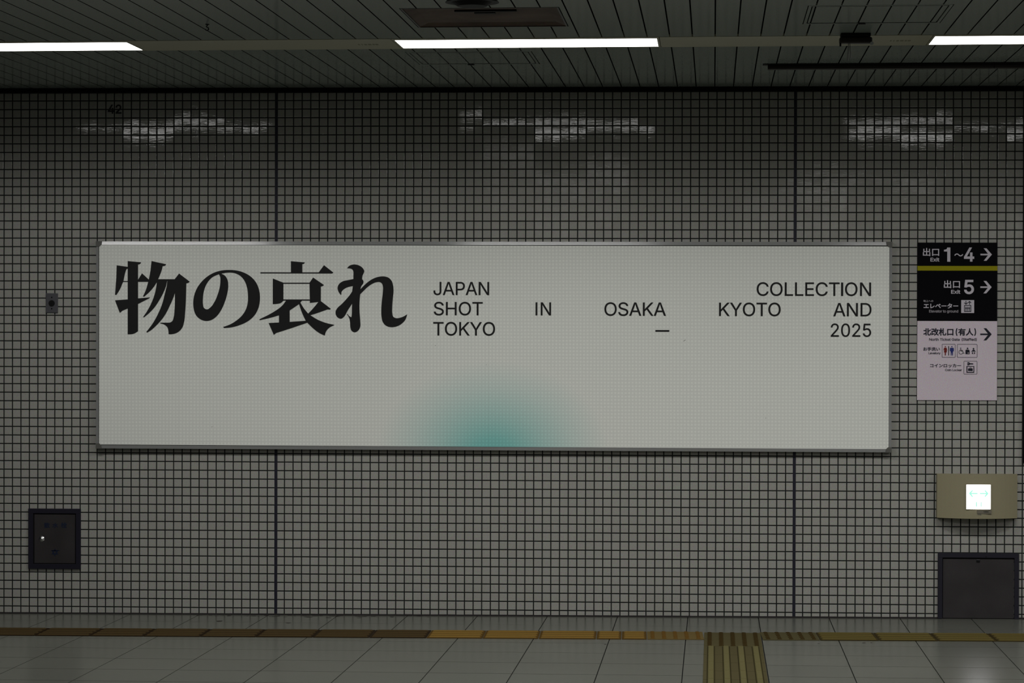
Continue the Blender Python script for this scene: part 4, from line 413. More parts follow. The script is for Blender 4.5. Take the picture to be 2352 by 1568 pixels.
    el[0].position = 0.0; el[0].color = (*TEAL, 1)
    el[1].position = 1.0; el[1].color = (*POSTER, 1)
    mixc = lambda t: tuple(TEAL[i] * (1 - t) + POSTER[i] * t for i in range(3))
    for pos, t in ((0.2, 0.10), (0.45, 0.42), (0.7, 0.72), (0.9, 0.91)):
        e = el.new(pos); e.color = (*mixc(t), 1)
    vm = nd(nt, 'ShaderNodeVectorMath', operation='SCALE'); nt.links.new(cr.outputs[0], vm.inputs[0]); nt.links.new(fac, vm.inputs['Scale'])
    nt.links.new(vm.outputs[0], b.inputs['Base Color'])
setup_materials()

# ------------------------------------------------------------------ tiled wall
WX0, WX1 = -3.0, 6.0
PIT = 0.05; GAP = 0.0062; TH = 0.006
wall = box('wall_back', WX0, WX1, 0.0022, 0.16, 0.0, 3.30, M['grout'], kind='structure')
def tile_geo(x0, x1, z0, z1, ax=0.0, az=0.0, oy=0.0):
    """bevelled tile, face towards -Y, tilted by small angles"""
    cx, cz = (x0 + x1) / 2, (z0 + z1) / 2; b = 0.0016
    vs = []
    for (a, c, d) in ((x0, x1, 0.004), (x0, x1, 0.0012), (x0 + b, x1 - b, 0.0)):
        e = b if a != x0 else 0
        for x, z in ((a, z0 + e), (c, z0 + e), (c, z1 - e), (a, z1 - e)):
            vs.append((x, d + oy + (x - cx) * az + (z - cz) * ax, z))
    fs = [(8, 9, 10, 11)]
    for k in (0, 4):
        for i in range(4):
            j = (i + 1) % 4
            fs.append((k + i, k + j, k + 4 + j, k + 4 + i))
    return vs, fs
me_tile = bpy.data.meshes.new('tile')
h = (PIT - GAP) / 2
v_, f_ = tile_geo(-h, h, -h, h); me_tile.from_pydata(v_, [], f_); me_tile.materials.append(M['tile']); me_tile.update()
hidden = [  # X0, X1, Z0, Z1 (mm) of what covers the wall
    (-1048, 3551, 920, 2130), (3697, 4153, 1224, 2128), (3811, 4264, 557, 804), (3820, 4281, -60, 350),
    (-1453, -1144, 220, 572), (-1352, -1280, 1713, 1829), (4297, 5400, 869, 3000)]
singles, rest = [], []
nx0, nx1 = round(WX0 / PIT), round(WX1 / PIT)
for i in range(nx0, nx1):
    for k in range(-1, 60):
        x0, x1 = i * PIT + GAP / 2, (i + 1) * PIT - GAP / 2
        z0, z1 = k * PIT + GAP / 2 + DZ, (k + 1) * PIT - GAP / 2 + DZ
        full = True
        if k == -1: z0 = floor_z((x0 + x1) / 2, 0) + 0.001; full = False
        if k == 59: z1 = 2.9935 + DZ; full = False
        for J in (0.0, 3.0):
            if abs(x1 + GAP / 2 - J) < 1e-6: x1 = J - 0.0085; full = False
            if abs(x0 - GAP / 2 - J) < 1e-6: x0 = J + 0.0085; full = False
        X0, X1, Z0, Z1 = x0 * 1000, x1 * 1000, (z0 - DZ) * 1000, (z1 - DZ) * 1000
        cov = any(X0 > a and X1 < b and Z0 > c and Z1 < d for a, b, c, d in hidden)
        part_cov = any(X1 > a and X0 < b and Z1 > c and Z0 < d for a, b, c, d in hidden)
        if cov: continue
        if full and not part_cov and x1 < 4.30: singles.append((x1, i, k, x0, x1, z0, z1))
        else: rest.append((x0, x1, z0, z1))
singles.sort(key=lambda q: (-q[0], q[2]))
for q in singles[300:]: rest.append(q[3:])
G = lambda s: random.gauss(0, s)
SHEET = {}                                    # the mosaic was laid in sheets of 6 x 6 tiles, each a touch out of plane
def sheet(x, z):
    k = (math.floor(x / 0.30), math.floor((z - DZ - 0.1) / 0.30))
    if k not in SHEET: SHEET[k] = G(0.0085)
    return SHEET[k]
for q in singles[:300]:
    o = bpy.data.objects.new('tile', me_tile); COL.objects.link(o); o.parent = wall
    o.location = ((q[3] + q[4]) / 2, G(0.0002), (q[5] + q[6]) / 2)
    o.rotation_euler = (G(TILT) - 0.0130 - sheet(q[3], q[5]), 0, G(TILT))
V, F = [], []
for x0, x1, z0, z1 in rest:
    vs, fs = tile_geo(x0, x1, z0, z1, G(TILT) + 0.0130 + sheet(x0, z0), G(TILT), G(0.0002))
    n = len(V); V += vs; F += [tuple(n + a for a in f) for f in fs]
me = bpy.data.meshes.new('tiles'); me.from_pydata(V, [], F); me.materials.append(M['tile']); me.update()
o = bpy.data.objects.new('tiles', me); COL.objects.link(o); o.parent = wall; o['kind'] = 'stuff'
# black moulding along the wall top, and the two sealed expansion joints
bm = bmesh.new()
bm_box(bm, WX0, WX1, -0.013, 0.0, 2.996 + DZ, 3.0195 + DZ); bm_box(bm, WX0, WX1, -0.045, -0.013, 3.0165 + DZ, 3.0195 + DZ)
part('trim_1', bm, M['black'], kind='structure')
for n, x in ((2, 0.0), (3, 3.0)):
    box('trim_%d' % n, x - 0.0085, x + 0.0085, 0.0004, 0.0022, floor_z(x, 0) + .001, 2.996 + DZ, M['sealant'], kind='structure')

# ------------------------------------------------------------------ ceiling
VMAX = 16000
bm = bmesh.new()
cs = [uv2w(-5200, -400), uv2w(5400, -400), uv2w(5400, VMAX), uv2w(-5200, VMAX)]
bm_prism(bm, [(x, min(y, 0.0), ZC + 0.10) for x, y in cs], (0, 0, 0.1))
ceil = part('ceiling', bm, M['ceil_dark'], kind='structure')
LU0, LU1, PER = -996, 260, 2567               # lamp on the band: start, end, period (mm)
LV0, LV1 = 2083, 2420
BV0, BV1 = 2052, 2485
ROWS = (0, 4300, 8600)
HA = (-1012, -376, 1302, 1908); HB = (930, 1546, 2932, 3580); VE = (-822, -130, 2915, 3600)
excl = [(-6000, 6000, BV0 + r, BV1 + r) for r in ROWS] + [HA, HB, VE]
def clip_wall(pts, ymax):
    out = []
    for i in range(len(pts)):
        a, b = pts[i], pts[(i + 1) % len(pts)]
        ia, ib = a[1] <= ymax, b[1] <= ymax
        if ia: out.append(a)
        if ia != ib:
            t = (ymax - a[1]) / (b[1] - a[1]); out.append((a[0] + t * (b[0] - a[0]), ymax))
    return out
def split(rect, ex):
    rs = [rect]
    for e in ex:
        nxt = []
        for (a, b, c, d) in rs:
            if e[0] >= b or e[1] <= a or e[2] >= d or e[3] <= c: nxt.append((a, b, c, d)); continue
            if e[2] > c: nxt.append((a, b, c, e[2]))
            if e[3] < d: nxt.append((a, b, e[3], d))
            c2, d2 = max(c, e[2]), min(d, e[3])
            if e[0] > a: nxt.append((a, e[0], c2, d2))
            if e[1] < b: nxt.append((e[1], b, c2, d2))
        rs = nxt
    return [r for r in rs if r[1] - r[0] > 3 and r[3] - r[2] > 3]
CP = 106.9; C0 = 537
far = bmesh.new()
def dark_sides(bm):                           # panel sides blackened, the shade of the seams put into their colour
    for f in bm.faces:
        f.normal_update()
        if abs(f.normal.z) < 0.5: f.material_index = 1
for k in range(-52, 46):
    a, b = C0 + k * CP + 3.2, C0 + (k + 1) * CP - 3.2
    for r in split((a, b, -400, VMAX), excl):
        pts = clip_wall([uv2w(r[0], r[2]), uv2w(r[1], r[2]), uv2w(r[1], r[3]), uv2w(r[0], r[3])], -0.014)
        if len(pts) < 3: continue
        P3 = [(x, y, ZC) for x, y in pts]
        near = r[2] < 4300 and abs((r[0] + r[1]) / 2) < 4200
        if near:
            bm = bmesh.new(); bm_prism(bm, P3, (0, 0, 0.003)); dark_sides(bm)
            part('ceiling_panel', bm, M['ceil'], ceil).data.materials.append(M['ceil_dark'])
        else: bm_prism(far, P3, (0, 0, 0.003))
dark_sides(far)
part('ceiling_panels', far, M['ceil'], ceil, kind='stuff').data.materials.append(M['ceil_dark'])
def uvbox(bm, u0, u1, v0, v1, z0, z1):
    bm_prism(bm, [(*uv2w(u0, v0), z0), (*uv2w(u1, v0), z0), (*uv2w(u1, v1), z0), (*uv2w(u0, v1), z0)], (0, 0, z1 - z0))
# beige cover plates of the light band between the lamps
for r in ROWS:
    for k in (-2, -1, 0, 1, 2, 3):
        bm = bmesh.new(); uvbox(bm, LU1 + k * PER + 14, LU0 + (k + 1) * PER - 14, BV0 + 6 + r, BV1 - 8 + r, ZC - 0.001, ZC + 0.012)
        cp = part('cover_plate', bm, M['band'], ceil)
        if r == 0 and k in (-1, 0):           # tiny print near the next lamp
            bm = bmesh.new(); ue = LU0 + (k + 1) * PER - 200
            for q, w_ in ((0, 7), (16, 5), (30, 12), (48, 16), (70, 10), (84, 14)): uvbox(bm, ue + q, ue + q + w_, 2235, 2280, ZC - 0.0014, ZC - 0.0008)
            part('small_print', bm, M['print_dim'], cp, kind='stuff')
# recessed lamps
def lamp(k, row, label, group):
    u0, u1, v0, v1 = LU0 + k * PER, LU1 + k * PER, LV0 + row, LV1 + row
    c = uv2w((u0 + u1) / 2, (v0 + v1) / 2)
    t = thing('ceiling_light', label, 'ceiling light', (c[0], c[1], ZC), group)
    bm = bmesh.new()
    a, b = BV0 + 6 + row, BV1 - 8 + row
    uvbox(bm, u0 - 11, u1 + 11, a, v0 - 1, ZC - 0.001, ZC + 0.03); uvbox(bm, u0 - 11, u1 + 11, v1 + 1, b, ZC - 0.001, ZC + 0.03)
    uvbox(bm, u0 - 11, u0 - 1, v0 - 1, v1 + 1, ZC - 0.001, ZC + 0.03); uvbox(bm, u1 + 1, u1 + 11, v0 - 1, v1 + 1, ZC - 0.001, ZC + 0.03)
    part('housing', bm, M['band'], t)
    bm = bmesh.new(); uvbox(bm, u0, u1, v0, v1, ZC - 0.0005, ZC + 0.006)
    for f in bm.faces:
        f.normal_update()
        if abs(f.normal.z) < 0.5 or f.calc_center_median().z > ZC + 0.003: f.material_index = 1   # only the underside gives light
    part('diffuser', bm, M['diffuser'], t).data.materials.append(M['ceil_dark'])
    return t
lamp(-1, 0, 'glowing ceiling light at the upper left, cut by the left picture edge', 'ceiling lights')
lamp(0, 0, 'long glowing ceiling light in full view, above the middle of the poster', 'ceiling lights')
lamp(1, 0, 'glowing ceiling light at the upper right, cut by the right picture edge', 'ceiling lights')
lamp(2, 0, 'glowing ceiling light farther right along the wall, outside the picture', 'concourse ceiling lights')
for row in ROWS[1:]:
    for k in (0, 1, 2, 3):
        lamp(k, row, 'glowing ceiling light farther into the concourse, outside the picture', 'concourse ceiling lights')

def hatch(r, label):
    u0, u1, v0, v1 = r
    c = uv2w((u0 + u1) / 2, (v0 + v1) / 2)
    t = thing('ceiling_access_hatch', label, 'ceiling hatch', (c[0], c[1], ZC), 'ceiling access hatches')
    bm = bmesh.new(); g, w_ = 4, 17
    for a, b, c_, d in ((u0 + g, u1 - g, v0 + 2, v0 + 24), (u0 + g, u1 - g, v1 - 24, v1 - 2), (u0 + g, u0 + w_, v0 + 24, v1 - 24), (u1 - w_, u1 - g, v0 + 24, v1 - 24)):
        uvbox(bm, a, b, c_, d, ZC - 0.0008, ZC + 0.012)
    part('frame', bm, M['ceil'], t)
    bm = bmesh.new(); uvbox(bm, u0 + w_ + 5, u1 - w_ - 5, v0 + 42, v1 - 42, ZC + 0.013, ZC + 0.02)
    door = part('door', bm, M['ceil_dark'], t)
    for k in range(-52, 46):
        a, b = max(C0 + k * CP + 3.2, u0 + w_ + 5), min(C0 + (k + 1) * CP - 3.2, u1 - w_ - 5)
        if b - a < 4: continue
        bm = bmesh.new(); uvbox(bm, a, b, v0 + 42, v1 - 42, ZC, ZC + 0.003)
        part('door_strip', bm, M['ceil'], door)
    bm = bmesh.new()  # black inlays around the door: shade of the gap put into colour
    uvbox(bm, u0 + w_, u1 - w_, v0 + 24, v0 + 42, ZC + 0.0005, ZC + 0.012); part('gap_shade', bm, M['ceil_dark'], t)
    bm = bmesh.new(); uvbox(bm, u0 + w_, u1 - w_, v1 - 42, v1 - 24, ZC + 0.0005, ZC + 0.012); part('gap_shade', bm, M['ceil_dark'], t)
    um = u0 + (u1 - u0) * 0.43
    x, y = uv2w(um, v0 + 12)
    bm = bmesh.new(); bm_cyl(bm, (x, y, ZC - 0.004), 0.018, 0.005, 'Z', 16); part('latch', bm, M['black'], t)
    return t
hatch(HA, 'square ceiling access hatch between the middle light and the wall')
hatch(HB, 'square ceiling access hatch near the top edge, above the small dark sensor')

# square dusty recess with the round fixture in front of it
u0, u1, v0, v1 = VE
c = uv2w((u0 + u1) / 2, (v0 + v1) / 2)
t = thing('ceiling_vent', 'square dark recessed ceiling vent with dusty brown plate, behind the round black fixture', 'vent', (c[0], c[1], ZC))
bm = bmesh.new(); g = 4
for a, b, c_, d in ((u0 + g, u1 - g, v0 + g, v0 + 12), (u0 + g, u1 - g, v1 - 12, v1 - g), (u0 + g, u0 + 12, v0 + 12, v1 - 12), (u1 - 12, u1 - g, v0 + 12, v1 - 12)):
    uvbox(bm, a, b, c_, d, ZC - 0.001, ZC + 0.01)
part('frame', bm, M['rail'], t)
bm = bmesh.new()
A = [uv2w(u0 + 12, v0 + 12), uv2w(u1 - 12, v0 + 12), uv2w(u1 - 12, v1 - 12), uv2w(u0 + 12, v1 - 12)]
B_ = [uv2w(u0 + 55, v0 + 50), uv2w(u1 - 55, v0 + 50), uv2w(u1 - 55, v1 - 50), uv2w(u0 + 55, v1 - 50)]
va = [bm.verts.new((x, y, ZC + 0.002)) for x, y in A]; vb = [bm.verts.new((x, y, ZC + 0.016)) for x, y in B_]
for i in range(4): bm.faces.new((va[i], va[(i + 1) % 4], vb[(i + 1) % 4], vb[i]))
part('funnel', bm, M['vent_in'], t)
bm = bmesh.new(); uvbox(bm, u0 + 55, u1 - 55, v0 + 50, v1 - 50, ZC + 0.016, ZC + 0.02); pl = part('plate', bm, M['vent_in'], t)
bm = bmesh.new(); uvbox(bm, -602, -329, 3388, 3412, ZC + 0.008, ZC + 0.016); part('slot_bar', bm, M['black'], t)
bm = bmesh.new(); uvbox(bm, -519, -427, 3330, 3364, ZC + 0.006, ZC + 0.016); part('slot_bar', bm, M['black'], t)

# round black fixture
x, y = uv2w(-466, 3985)
t = thing('round_ceiling_fixture', 'round black ceiling fixture at the top edge of the picture, disc with narrower body below', 'ceiling fixture', (x, y, ZC))
bm = bmesh.new(); bm_cyl(bm, (x, y, ZC - 0.028), 0.112, 0.007, 'Z', 40, 0.106); part('disc', bm, M['black'], t)
bm = bmesh.new(); bm_cyl(bm, (x, y, ZC - 0.044), 0.060, 0.016, 'Z', 32, 0.086); part('body', bm, M['black'], t)
bm = bmesh.new(); bm_cyl(bm, (x, y, ZC - 0.022), 0.07, 0.022, 'Z', 32); part('mounting_ring', bm, M['black'], t)

# dark track
a = uv2w(812, 1230)
t = thing('ceiling_track', 'long dark brown track fixed under the ceiling at the right', 'track', (a[0], a[1], ZC))
for (p, q) in ((812, 1978), (1981, 3300)):
    bm = bmesh.new(); uvbox(bm, p, q, 1185, 1240, ZC - 0.027, ZC - 0.003)
    ob = part('track_profile', bm, M['rail'], t)
    bm = bmesh.new(); uvbox(bm, p + 1, q - 1, 1240, 1242.5, ZC - 0.013, ZC - 0.010); part('dark_strip', bm, M['black'], ob)
bm = bmesh.new(); uvbox(bm, 786, 3300, 1180, 1252, ZC - 0.003, ZC - 0.0005); part('flange', bm, M['black'], t)

# small sensor with two wires
x0, y0 = uv2w(1113, 2560); x1, y1 = uv2w(1272, 2560)
xm, ym = (x0 + x1) / 2, (y0 + y1) / 2
t = thing('ceiling_sensor', 'small dark box sensor with two hanging wires on the ceiling light band', 'sensor', (xm, ym, ZC))
bm = bmesh.new(); bm_box(bm, xm - 0.072, xm + 0.066, ym - 0.03, ym + 0.03, ZC - 0.016, ZC); bevel(part('mounting_bar', bm, M['black'], t), 0.003)
bm = bmesh.new(); bm_box(bm, xm - 0.078, xm + 0.074, ym - 0.028, ym + 0.024, ZC - 0.048, ZC - 0.018); body = bevel(part('body', bm, M['rail'], t), 0.009, 3)
bm = bmesh.new(); bm_box(bm, xm - 0.01, xm + 0.01, ym - 0.02, ym + 0.02, ZC - 0.02, ZC - 0.014); part('neck', bm, M['black'], t)
bm = bmesh.new(); bm_cyl(bm, (xm + 0.070, ym - 0.036, ZC - 0.050), 0.008, 0.012, 'Y', 16); part('lens', bm, M['chrome'], t)
bm = bmesh.new(); bm_box(bm, xm - 0.078, xm - 0.070, ym - 0.02, ym - 0.01, ZC - 0.062, ZC - 0.045); part('clip', bm, M['black'], t)
for dx, ln, sw in ((-0.036, 0.085, -0.004), (-0.030, 0.070, 0.006)):
    bm = bmesh.new(); bm_tube(bm, [(xm + dx, ym - 0.01, ZC - 0.045), (xm + dx + sw * .3, ym - 0.012, ZC - 0.045 - ln * .4), (xm + dx + sw, ym - 0.012, ZC - 0.045 - ln)], 0.0016, 6)
    part('wire', bm, M['rail'], t)

# hook
x, y = uv2w(-1763, 3105)
bm = bmesh.new(); z = ZC
pth = [(0, 0), (0.0, -0.008), (-0.006, -0.013), (-0.002, -0.018), (0.005, -0.022), (0.006, -0.031), (0.0, -0.037), (-0.007, -0.035), (-0.010, -0.029)]
bm_tube(bm, [(x + a * .95, y, z + b * .78) for a, b in pth], 0.0025, 8); bm_cyl(bm, (x, y, ZC - 0.003), 0.009, 0.003, 'Z', 12)
o = part('ceiling_hook', bm, M['black']); o['label'] = 'small dark metal hook hanging from the ceiling at the upper left'; o['category'] = 'hook'

# ------------------------------------------------------------------ floor
bm = bmesh.new()
cs = [uv2w(-5200, -500), uv2w(5400, -500), uv2w(5400, VMAX), uv2w(-5200, VMAX)]
P3 = [(x, min(y, 0.10), floor_z(x, min(y, 0.10)) - 0.006) for x, y in cs]
bm_prism(bm, P3, (0, 0, -0.12)); flr = part('floor', bm, M['floor_joint'], kind='structure')
FP = 405.0
far = bmesh.new()
for i in range(-12, 13):
    for k in range(-1, 39):
        a, b = -14 + i * FP + 2.5, -14 + (i + 1) * FP - 2.5
        c, d = 47 + k * FP + 3.2, 47 + (k + 1) * FP - 3.2
        pts = clip_wall([uv2w(a, c), uv2w(b, c), uv2w(b, d), uv2w(a, d)], -0.001)
        if len(pts) < 3: continue
        P3 = [(x, y, floor_z(x, y)) for x, y in pts]
        if k < 8 and abs(i) < 11:
            bm = bmesh.new(); bm_prism(bm, P3, (0, 0, -0.0055)); part('floor_tile', bm, M['floor'], flr)
        else: bm_prism(far, P3, (0, 0, -0.0055))
part('floor_tiles', far, M['floor'], flr, kind='stuff')

bm = bmesh.new()  # thin dark strip along the foot of the wall
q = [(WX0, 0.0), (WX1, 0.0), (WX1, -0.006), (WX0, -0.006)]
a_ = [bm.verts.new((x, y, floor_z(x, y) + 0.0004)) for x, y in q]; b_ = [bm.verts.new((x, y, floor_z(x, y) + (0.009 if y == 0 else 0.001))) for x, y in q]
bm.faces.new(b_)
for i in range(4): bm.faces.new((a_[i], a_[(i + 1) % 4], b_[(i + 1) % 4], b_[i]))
part('trim_4', bm, M['edge_strip'], kind='structure')
def fprism(bm, pts, t0, t1):
    bm_prism(bm, [(x, y, floor_z(x, y) + t0) for x, y in pts], (0, 0, t1 - t0))
SY0, SY1 = -0.737, -1.080                     # tactile strip along the wall
JX = [-1.748, -1.448, -1.149, -0.850, -0.558, -0.250, 0.052, 0.358, 0.663, 0.970, 1.271, 1.571, 1.879, 2.014, 2.150, 2.455, 2.764, 3.068, 3.380, 3.690, 4.000, 4.310, 4.620, 4.930, 5.240]
def guide(x0, x1, y0, y1, mb, mr, studs=False, along='X', slant=0.0, stud_m=None):
    bm = bmesh.new(); g = 0.002
    fprism(bm, [(x0 + g, y1 + g), (x1 - g, y1 + g), (x1 - g, y0 - g), (x0 + g, y0 - g)], 0.0, 0.003)
    tl = part('tactile_tile', bm, M[mb], flr)
    if studs:
        bm = bmesh.new()
        for a in range(5):
            for b in range(5):
                cx, cy = x0 + (a + .5) / 5 * (x1 - x0), y1 + (b + .5) / 5 * (y0 - y1)
                bm_cyl(bm, (cx, cy, floor_z(cx, cy) + 0.003), 0.013, 0.005, 'Z', 10, 0.009)
        part('studs', bm, M[stud_m], tl, kind='stuff')
    else:
        for a in range(4):
            bm = bmesh.new()
            if along == 'X':
                cy = y1 + (a + .5) / 4 * (y0 - y1)
                q = [(x0 + .012, cy - .018), (x1 - .012, cy - .018), (x1 - .012, cy + .018), (x0 + .012, cy + .018)]
                q2 = [(x0 + .018, cy - .011), (x1 - .018, cy - .011), (x1 - .018, cy + .011), (x0 + .018, cy + .011)]
            va = [bm.verts.new((x, y, floor_z(x, y) + 0.003)) for x, y in q]; vb = [bm.verts.new((x, y, floor_z(x, y) + 0.008)) for x, y in q2]
            bm.faces.new(vb)
            for i in range(4): bm.faces.new((va[i], va[(i + 1) % 4], vb[(i + 1) % 4], vb[i]))
            part('ridge', bm, M[mr], tl)
    return tl
BU0, BU1 = 487, 794                           # perpendicular tactile band (grid frame)
for a, b in zip(JX[:-1], JX[1:]):
    if a > 2.44 and b < 2.77: continue
    if b < 1.0: guide(a, b, SY0, SY1, 'guide_brown', 'guide_brown_r')
    elif b < 2.16: guide(a, b, SY0, SY1, 'guide_orange', 'guide_orange_r')
    elif b < 2.47: guide(a, b, SY0, SY1, 'guide_warn', '', True, stud_m='stud_orange')
    elif b < 3.1: guide(a, b, SY0, SY1, 'guide_band', '', True, stud_m='stud')
    else: guide(a, b, SY0, SY1, 'guide_olive', 'guide_olive_r')
BV = [750, 1050, 1360, 1703, 2012, 2323, 2620, 2930, 3240, 3550, 3860, 4170]
for n, (a, b) in enumerate(zip(BV[:-1], BV[1:])):
    bm = bmesh.new(); g = 2
    fprism(bm, [uv2w(BU0 + g, a + g), uv2w(BU1 - g, a + g), uv2w(BU1 - g, b - g), uv2w(BU0 + g, b - g)], 0.0, 0.0032)
    tl = part('tactile_tile', bm, M['guide_band'], flr)
    if n < 2:
        bm = bmesh.new()
        for i in range(5):
            for j in range(5):
                cx, cy = uv2w(BU0 + (i + .5) / 5 * (BU1 - BU0), a + (j + .5) / 5 * (b - a))
                bm_cyl(bm, (cx, cy, floor_z(cx, cy) + 0.003), 0.014, 0.005, 'Z', 10, 0.010)
        part('studs', bm, M['stud'], tl, kind='stuff')
    else:
        for um in (526, 603, 679, 755):
            bm = bmesh.new()
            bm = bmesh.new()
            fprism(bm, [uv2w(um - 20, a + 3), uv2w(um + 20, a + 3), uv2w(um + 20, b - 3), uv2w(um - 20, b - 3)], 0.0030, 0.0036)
            part('dark_strip', bm, M['dark_strip'], tl)  # dark outline strip standing for the shadow along the ridge
            bm = bmesh.new()
            q = [uv2w(um - 15, a + 6), uv2w(um + 15, a + 6), uv2w(um + 15, b - 6), uv2w(um - 15, b - 6)]
            q2 = [uv2w(um - 12, a + 12), uv2w(um + 12, a + 12), uv2w(um + 12, b - 12), uv2w(um - 12, b - 12)]
            va = [bm.verts.new((x, y, floor_z(x, y) + 0.0034)) for x, y in q]; vb = [bm.verts.new((x, y, floor_z(x, y) + 0.008)) for x, y in q2]
            bm.faces.new(vb)
            for i in range(4): bm.faces.new((va[i], va[(i + 1) % 4], vb[(i + 1) % 4], vb[i]))
            part('ridge', bm, M['guide_band_r'], tl)

# ------------------------------------------------------------------ advertising board
YF = -0.042
t = thing('advertising_board', 'wide framed poster board on the tiled wall with large Japanese title and teal disc', 'poster', (1.25, 0, 0.923 + DZ))
OX0, OX1, OZ0, OZ1 = -1.047, 3.550, 0.927 + DZ, 2.130 + DZ
IX0, IX1, IZ0, IZ1 = -1.029, 3.532, 0.948 + DZ, 2.1075 + DZ
box('backing_box', OX0 + .004, OX1 - .004, -0.030, -0.001, OZ0 + .004, OZ1 - .004, M['bracket'], t)
def rail(p):                                  # profile faces: outer edge at YO, inner edge at YI
    bm = bmesh.new(); va = [bm.verts.new(q) for q in p]; n = len(p) // 2
    for i in range(n):
        j = (i + 1) % n; bm.faces.new((va[i], va[j], va[n + j], va[n + i]))
    bm.faces.new(va[:n]); bm.faces.new(va[n:])
    return part('frame_rail', bm, M['alu'], t)
YO, YI = -0.0400, -0.0442
def rail_h(zo, zi, x0, x1):
    s = 1 if zo > zi else -1
    prof = [(-0.002, zo), (YO, zo), (YI, zi), (YI + .004, zi), (-0.002, zi + s * .002)]
    rail([(x0, a, b) for a, b in prof] + [(x1, a, b) for a, b in prof])
def rail_v(xo, xi, z0, z1):
    s = 1 if xo > xi else -1
    prof = [(-0.002, xo), (YO, xo), (YI, xi), (YI + .004, xi), (-0.002, xi + s * .002)]
    rail([(b, a, z0) for a, b in prof] + [(b, a, z1) for a, b in prof])
rail_h(OZ1, IZ1 + .003, OX0 + .022, OX1 - .022); rail_h(OZ0, IZ0 - .002, OX0 + .022, OX1 - .022)
rail_v(OX0, IX0 - .003, OZ0 + .022, OZ1 - .022); rail_v(OX1, IX1 + .003, OZ0 + .022, OZ1 - .022)
for sx, X in ((1, OX0), (-1, OX1)):
    for sz, Z in ((1, OZ0), (-1, OZ1)):
        bm = bmesh.new()
        L = [(X - sx*.001, Z - sz*.001), (X + sx*.034, Z - sz*.001), (X + sx*.032, Z + sz*.017), (X + sx*.020, Z + sz*.029), (X - sx*.001, Z + sz*.030)]
        bm_prism(bm, [(a, -0.0465, b) for a, b in L], (0, 0.045, 0)); part('corner_bracket', bm, M['bracket'], t)
bm = bmesh.new(); bm_prism(bm, [(IX0, YF + .0008, 0.9495 + DZ), (IX1 + .002, YF + .0008, 0.9455 + DZ), (IX1 + .002, YF + .0008, IZ1 - .003), (IX0, YF + .0008, IZ1 + .002)], (0, 0.006, 0))
poster = part('poster_sheet', bm, M['poster'], t, label='pale grey printed sheet with a teal disc fading upward')
for st in TITLE:
    polys_by = []
    main = []
    for L in st:
        o_ = smooth([(a / 10000, b / 10000 + DZ, s) for a, b, s in L[1:]])
        if L[0]: polys_by[-1].append(o_)
        else: polys_by.append([o_])
    # every brush stroke filled separately, joined into one character
    obs = [flat('title_character', pl, YF - 0.00012 * n, M['ink'], poster) for n, pl in enumerate(polys_by)]
    bm = bmesh.new()
    for ob in obs: bm.from_mesh(ob.data)
    me = bpy.data.meshes.new('title_character'); bm.to_mesh(me); bm.free(); me.materials.append(M['ink'])
    for ob in obs: bpy.data.objects.remove(ob)
    ob = bpy.data.objects.new('title_character', me); COL.objects.link(ob); ob.parent = poster
WORDS2 = []
for s, bb in WORDS:
    if s != 'COLLECTION': WORDS2.append((s, bb)); continue
    f = lambda q: bb[0] + (q - 550) / 1468 * (bb[2] - bb[0])      # the word in its three measured runs
    WORDS2 += [('COLLECT', (bb[0], bb[1], f(1615), bb[3])), ('BAR', (f(1636), bb[1] + .7, f(1661), bb[3] - 1.2)), ('ON', (f(1687), bb[1], f(2019), bb[3]))]
for s, bb in WORDS2:
    if s in ('DASH', 'BAR'): pl = [[(bb[0]/1000, bb[1]/1000+DZ), (bb[2]/1000, bb[1]/1000+DZ), (bb[2]/1000, bb[3]/1000+DZ), (bb[0]/1000, bb[3]/1000+DZ)]]
    else: pl = glyph_polys(s, bb)
    flat('lettering', pl, YF, M['ink'], poster, off=0.0006, rule='nonzero')
# small scuffs printed/scratched on the sheet
for (x, z, dx, dz) in ((2.36, 1.560, .012, .008), (2.372, 1.562, .006, -.006), (3.055, 1.385, .008, -.006), (-0.37, 1.055, .003, .003), (1.225, 1.42, .003, .003), (2.83, 1.12, .003, .002), (0.93, 1.53, .003, .003)):
    flat('scuff', [[(x, z+DZ), (x + dx, z + dz+DZ), (x + dx + .0012, z + dz - .0012+DZ), (x + .0012, z - .0012+DZ)]], YF, M['bracket'], poster)

# ------------------------------------------------------------------ direction sign
t = thing('direction_sign', 'tall station direction sign, black above and white below, right of the poster', 'sign', (3.925, 0, 1.2256 + DZ))
SX0, SX1 = 3.6985, 4.1520
S_ = lambda n, z0, z1, m: box(n, SX0, SX1, -0.0066, -0.0005, z0 + DZ, z1 + DZ, M[m], t)
p_top = S_('black_panel', 1.9950, 2.1280, 'sign_black'); S_('yellow_stripe', 1.9675, 1.9942, 'yellow')
p_mid = S_('black_panel', 1.6797, 1.9667, 'sign_black'); p_low = S_('white_panel', 1.2256, 1.6789, 'sign_white')
def A1(x, y): return ((AFF1[0] + x * AFF1[2]) / 1000, (AFF1[1] + y * AFF1[3]) / 1000 + DZ)
def A2(x, y): return ((AFF2[0] + x * AFF2[2]) / 1000, (AFF2[1] + y * AFF2[3]) / 1000 + DZ)
def pick(z): return p_top if z > 1.994 else (p_mid if z > 1.679 else p_low)
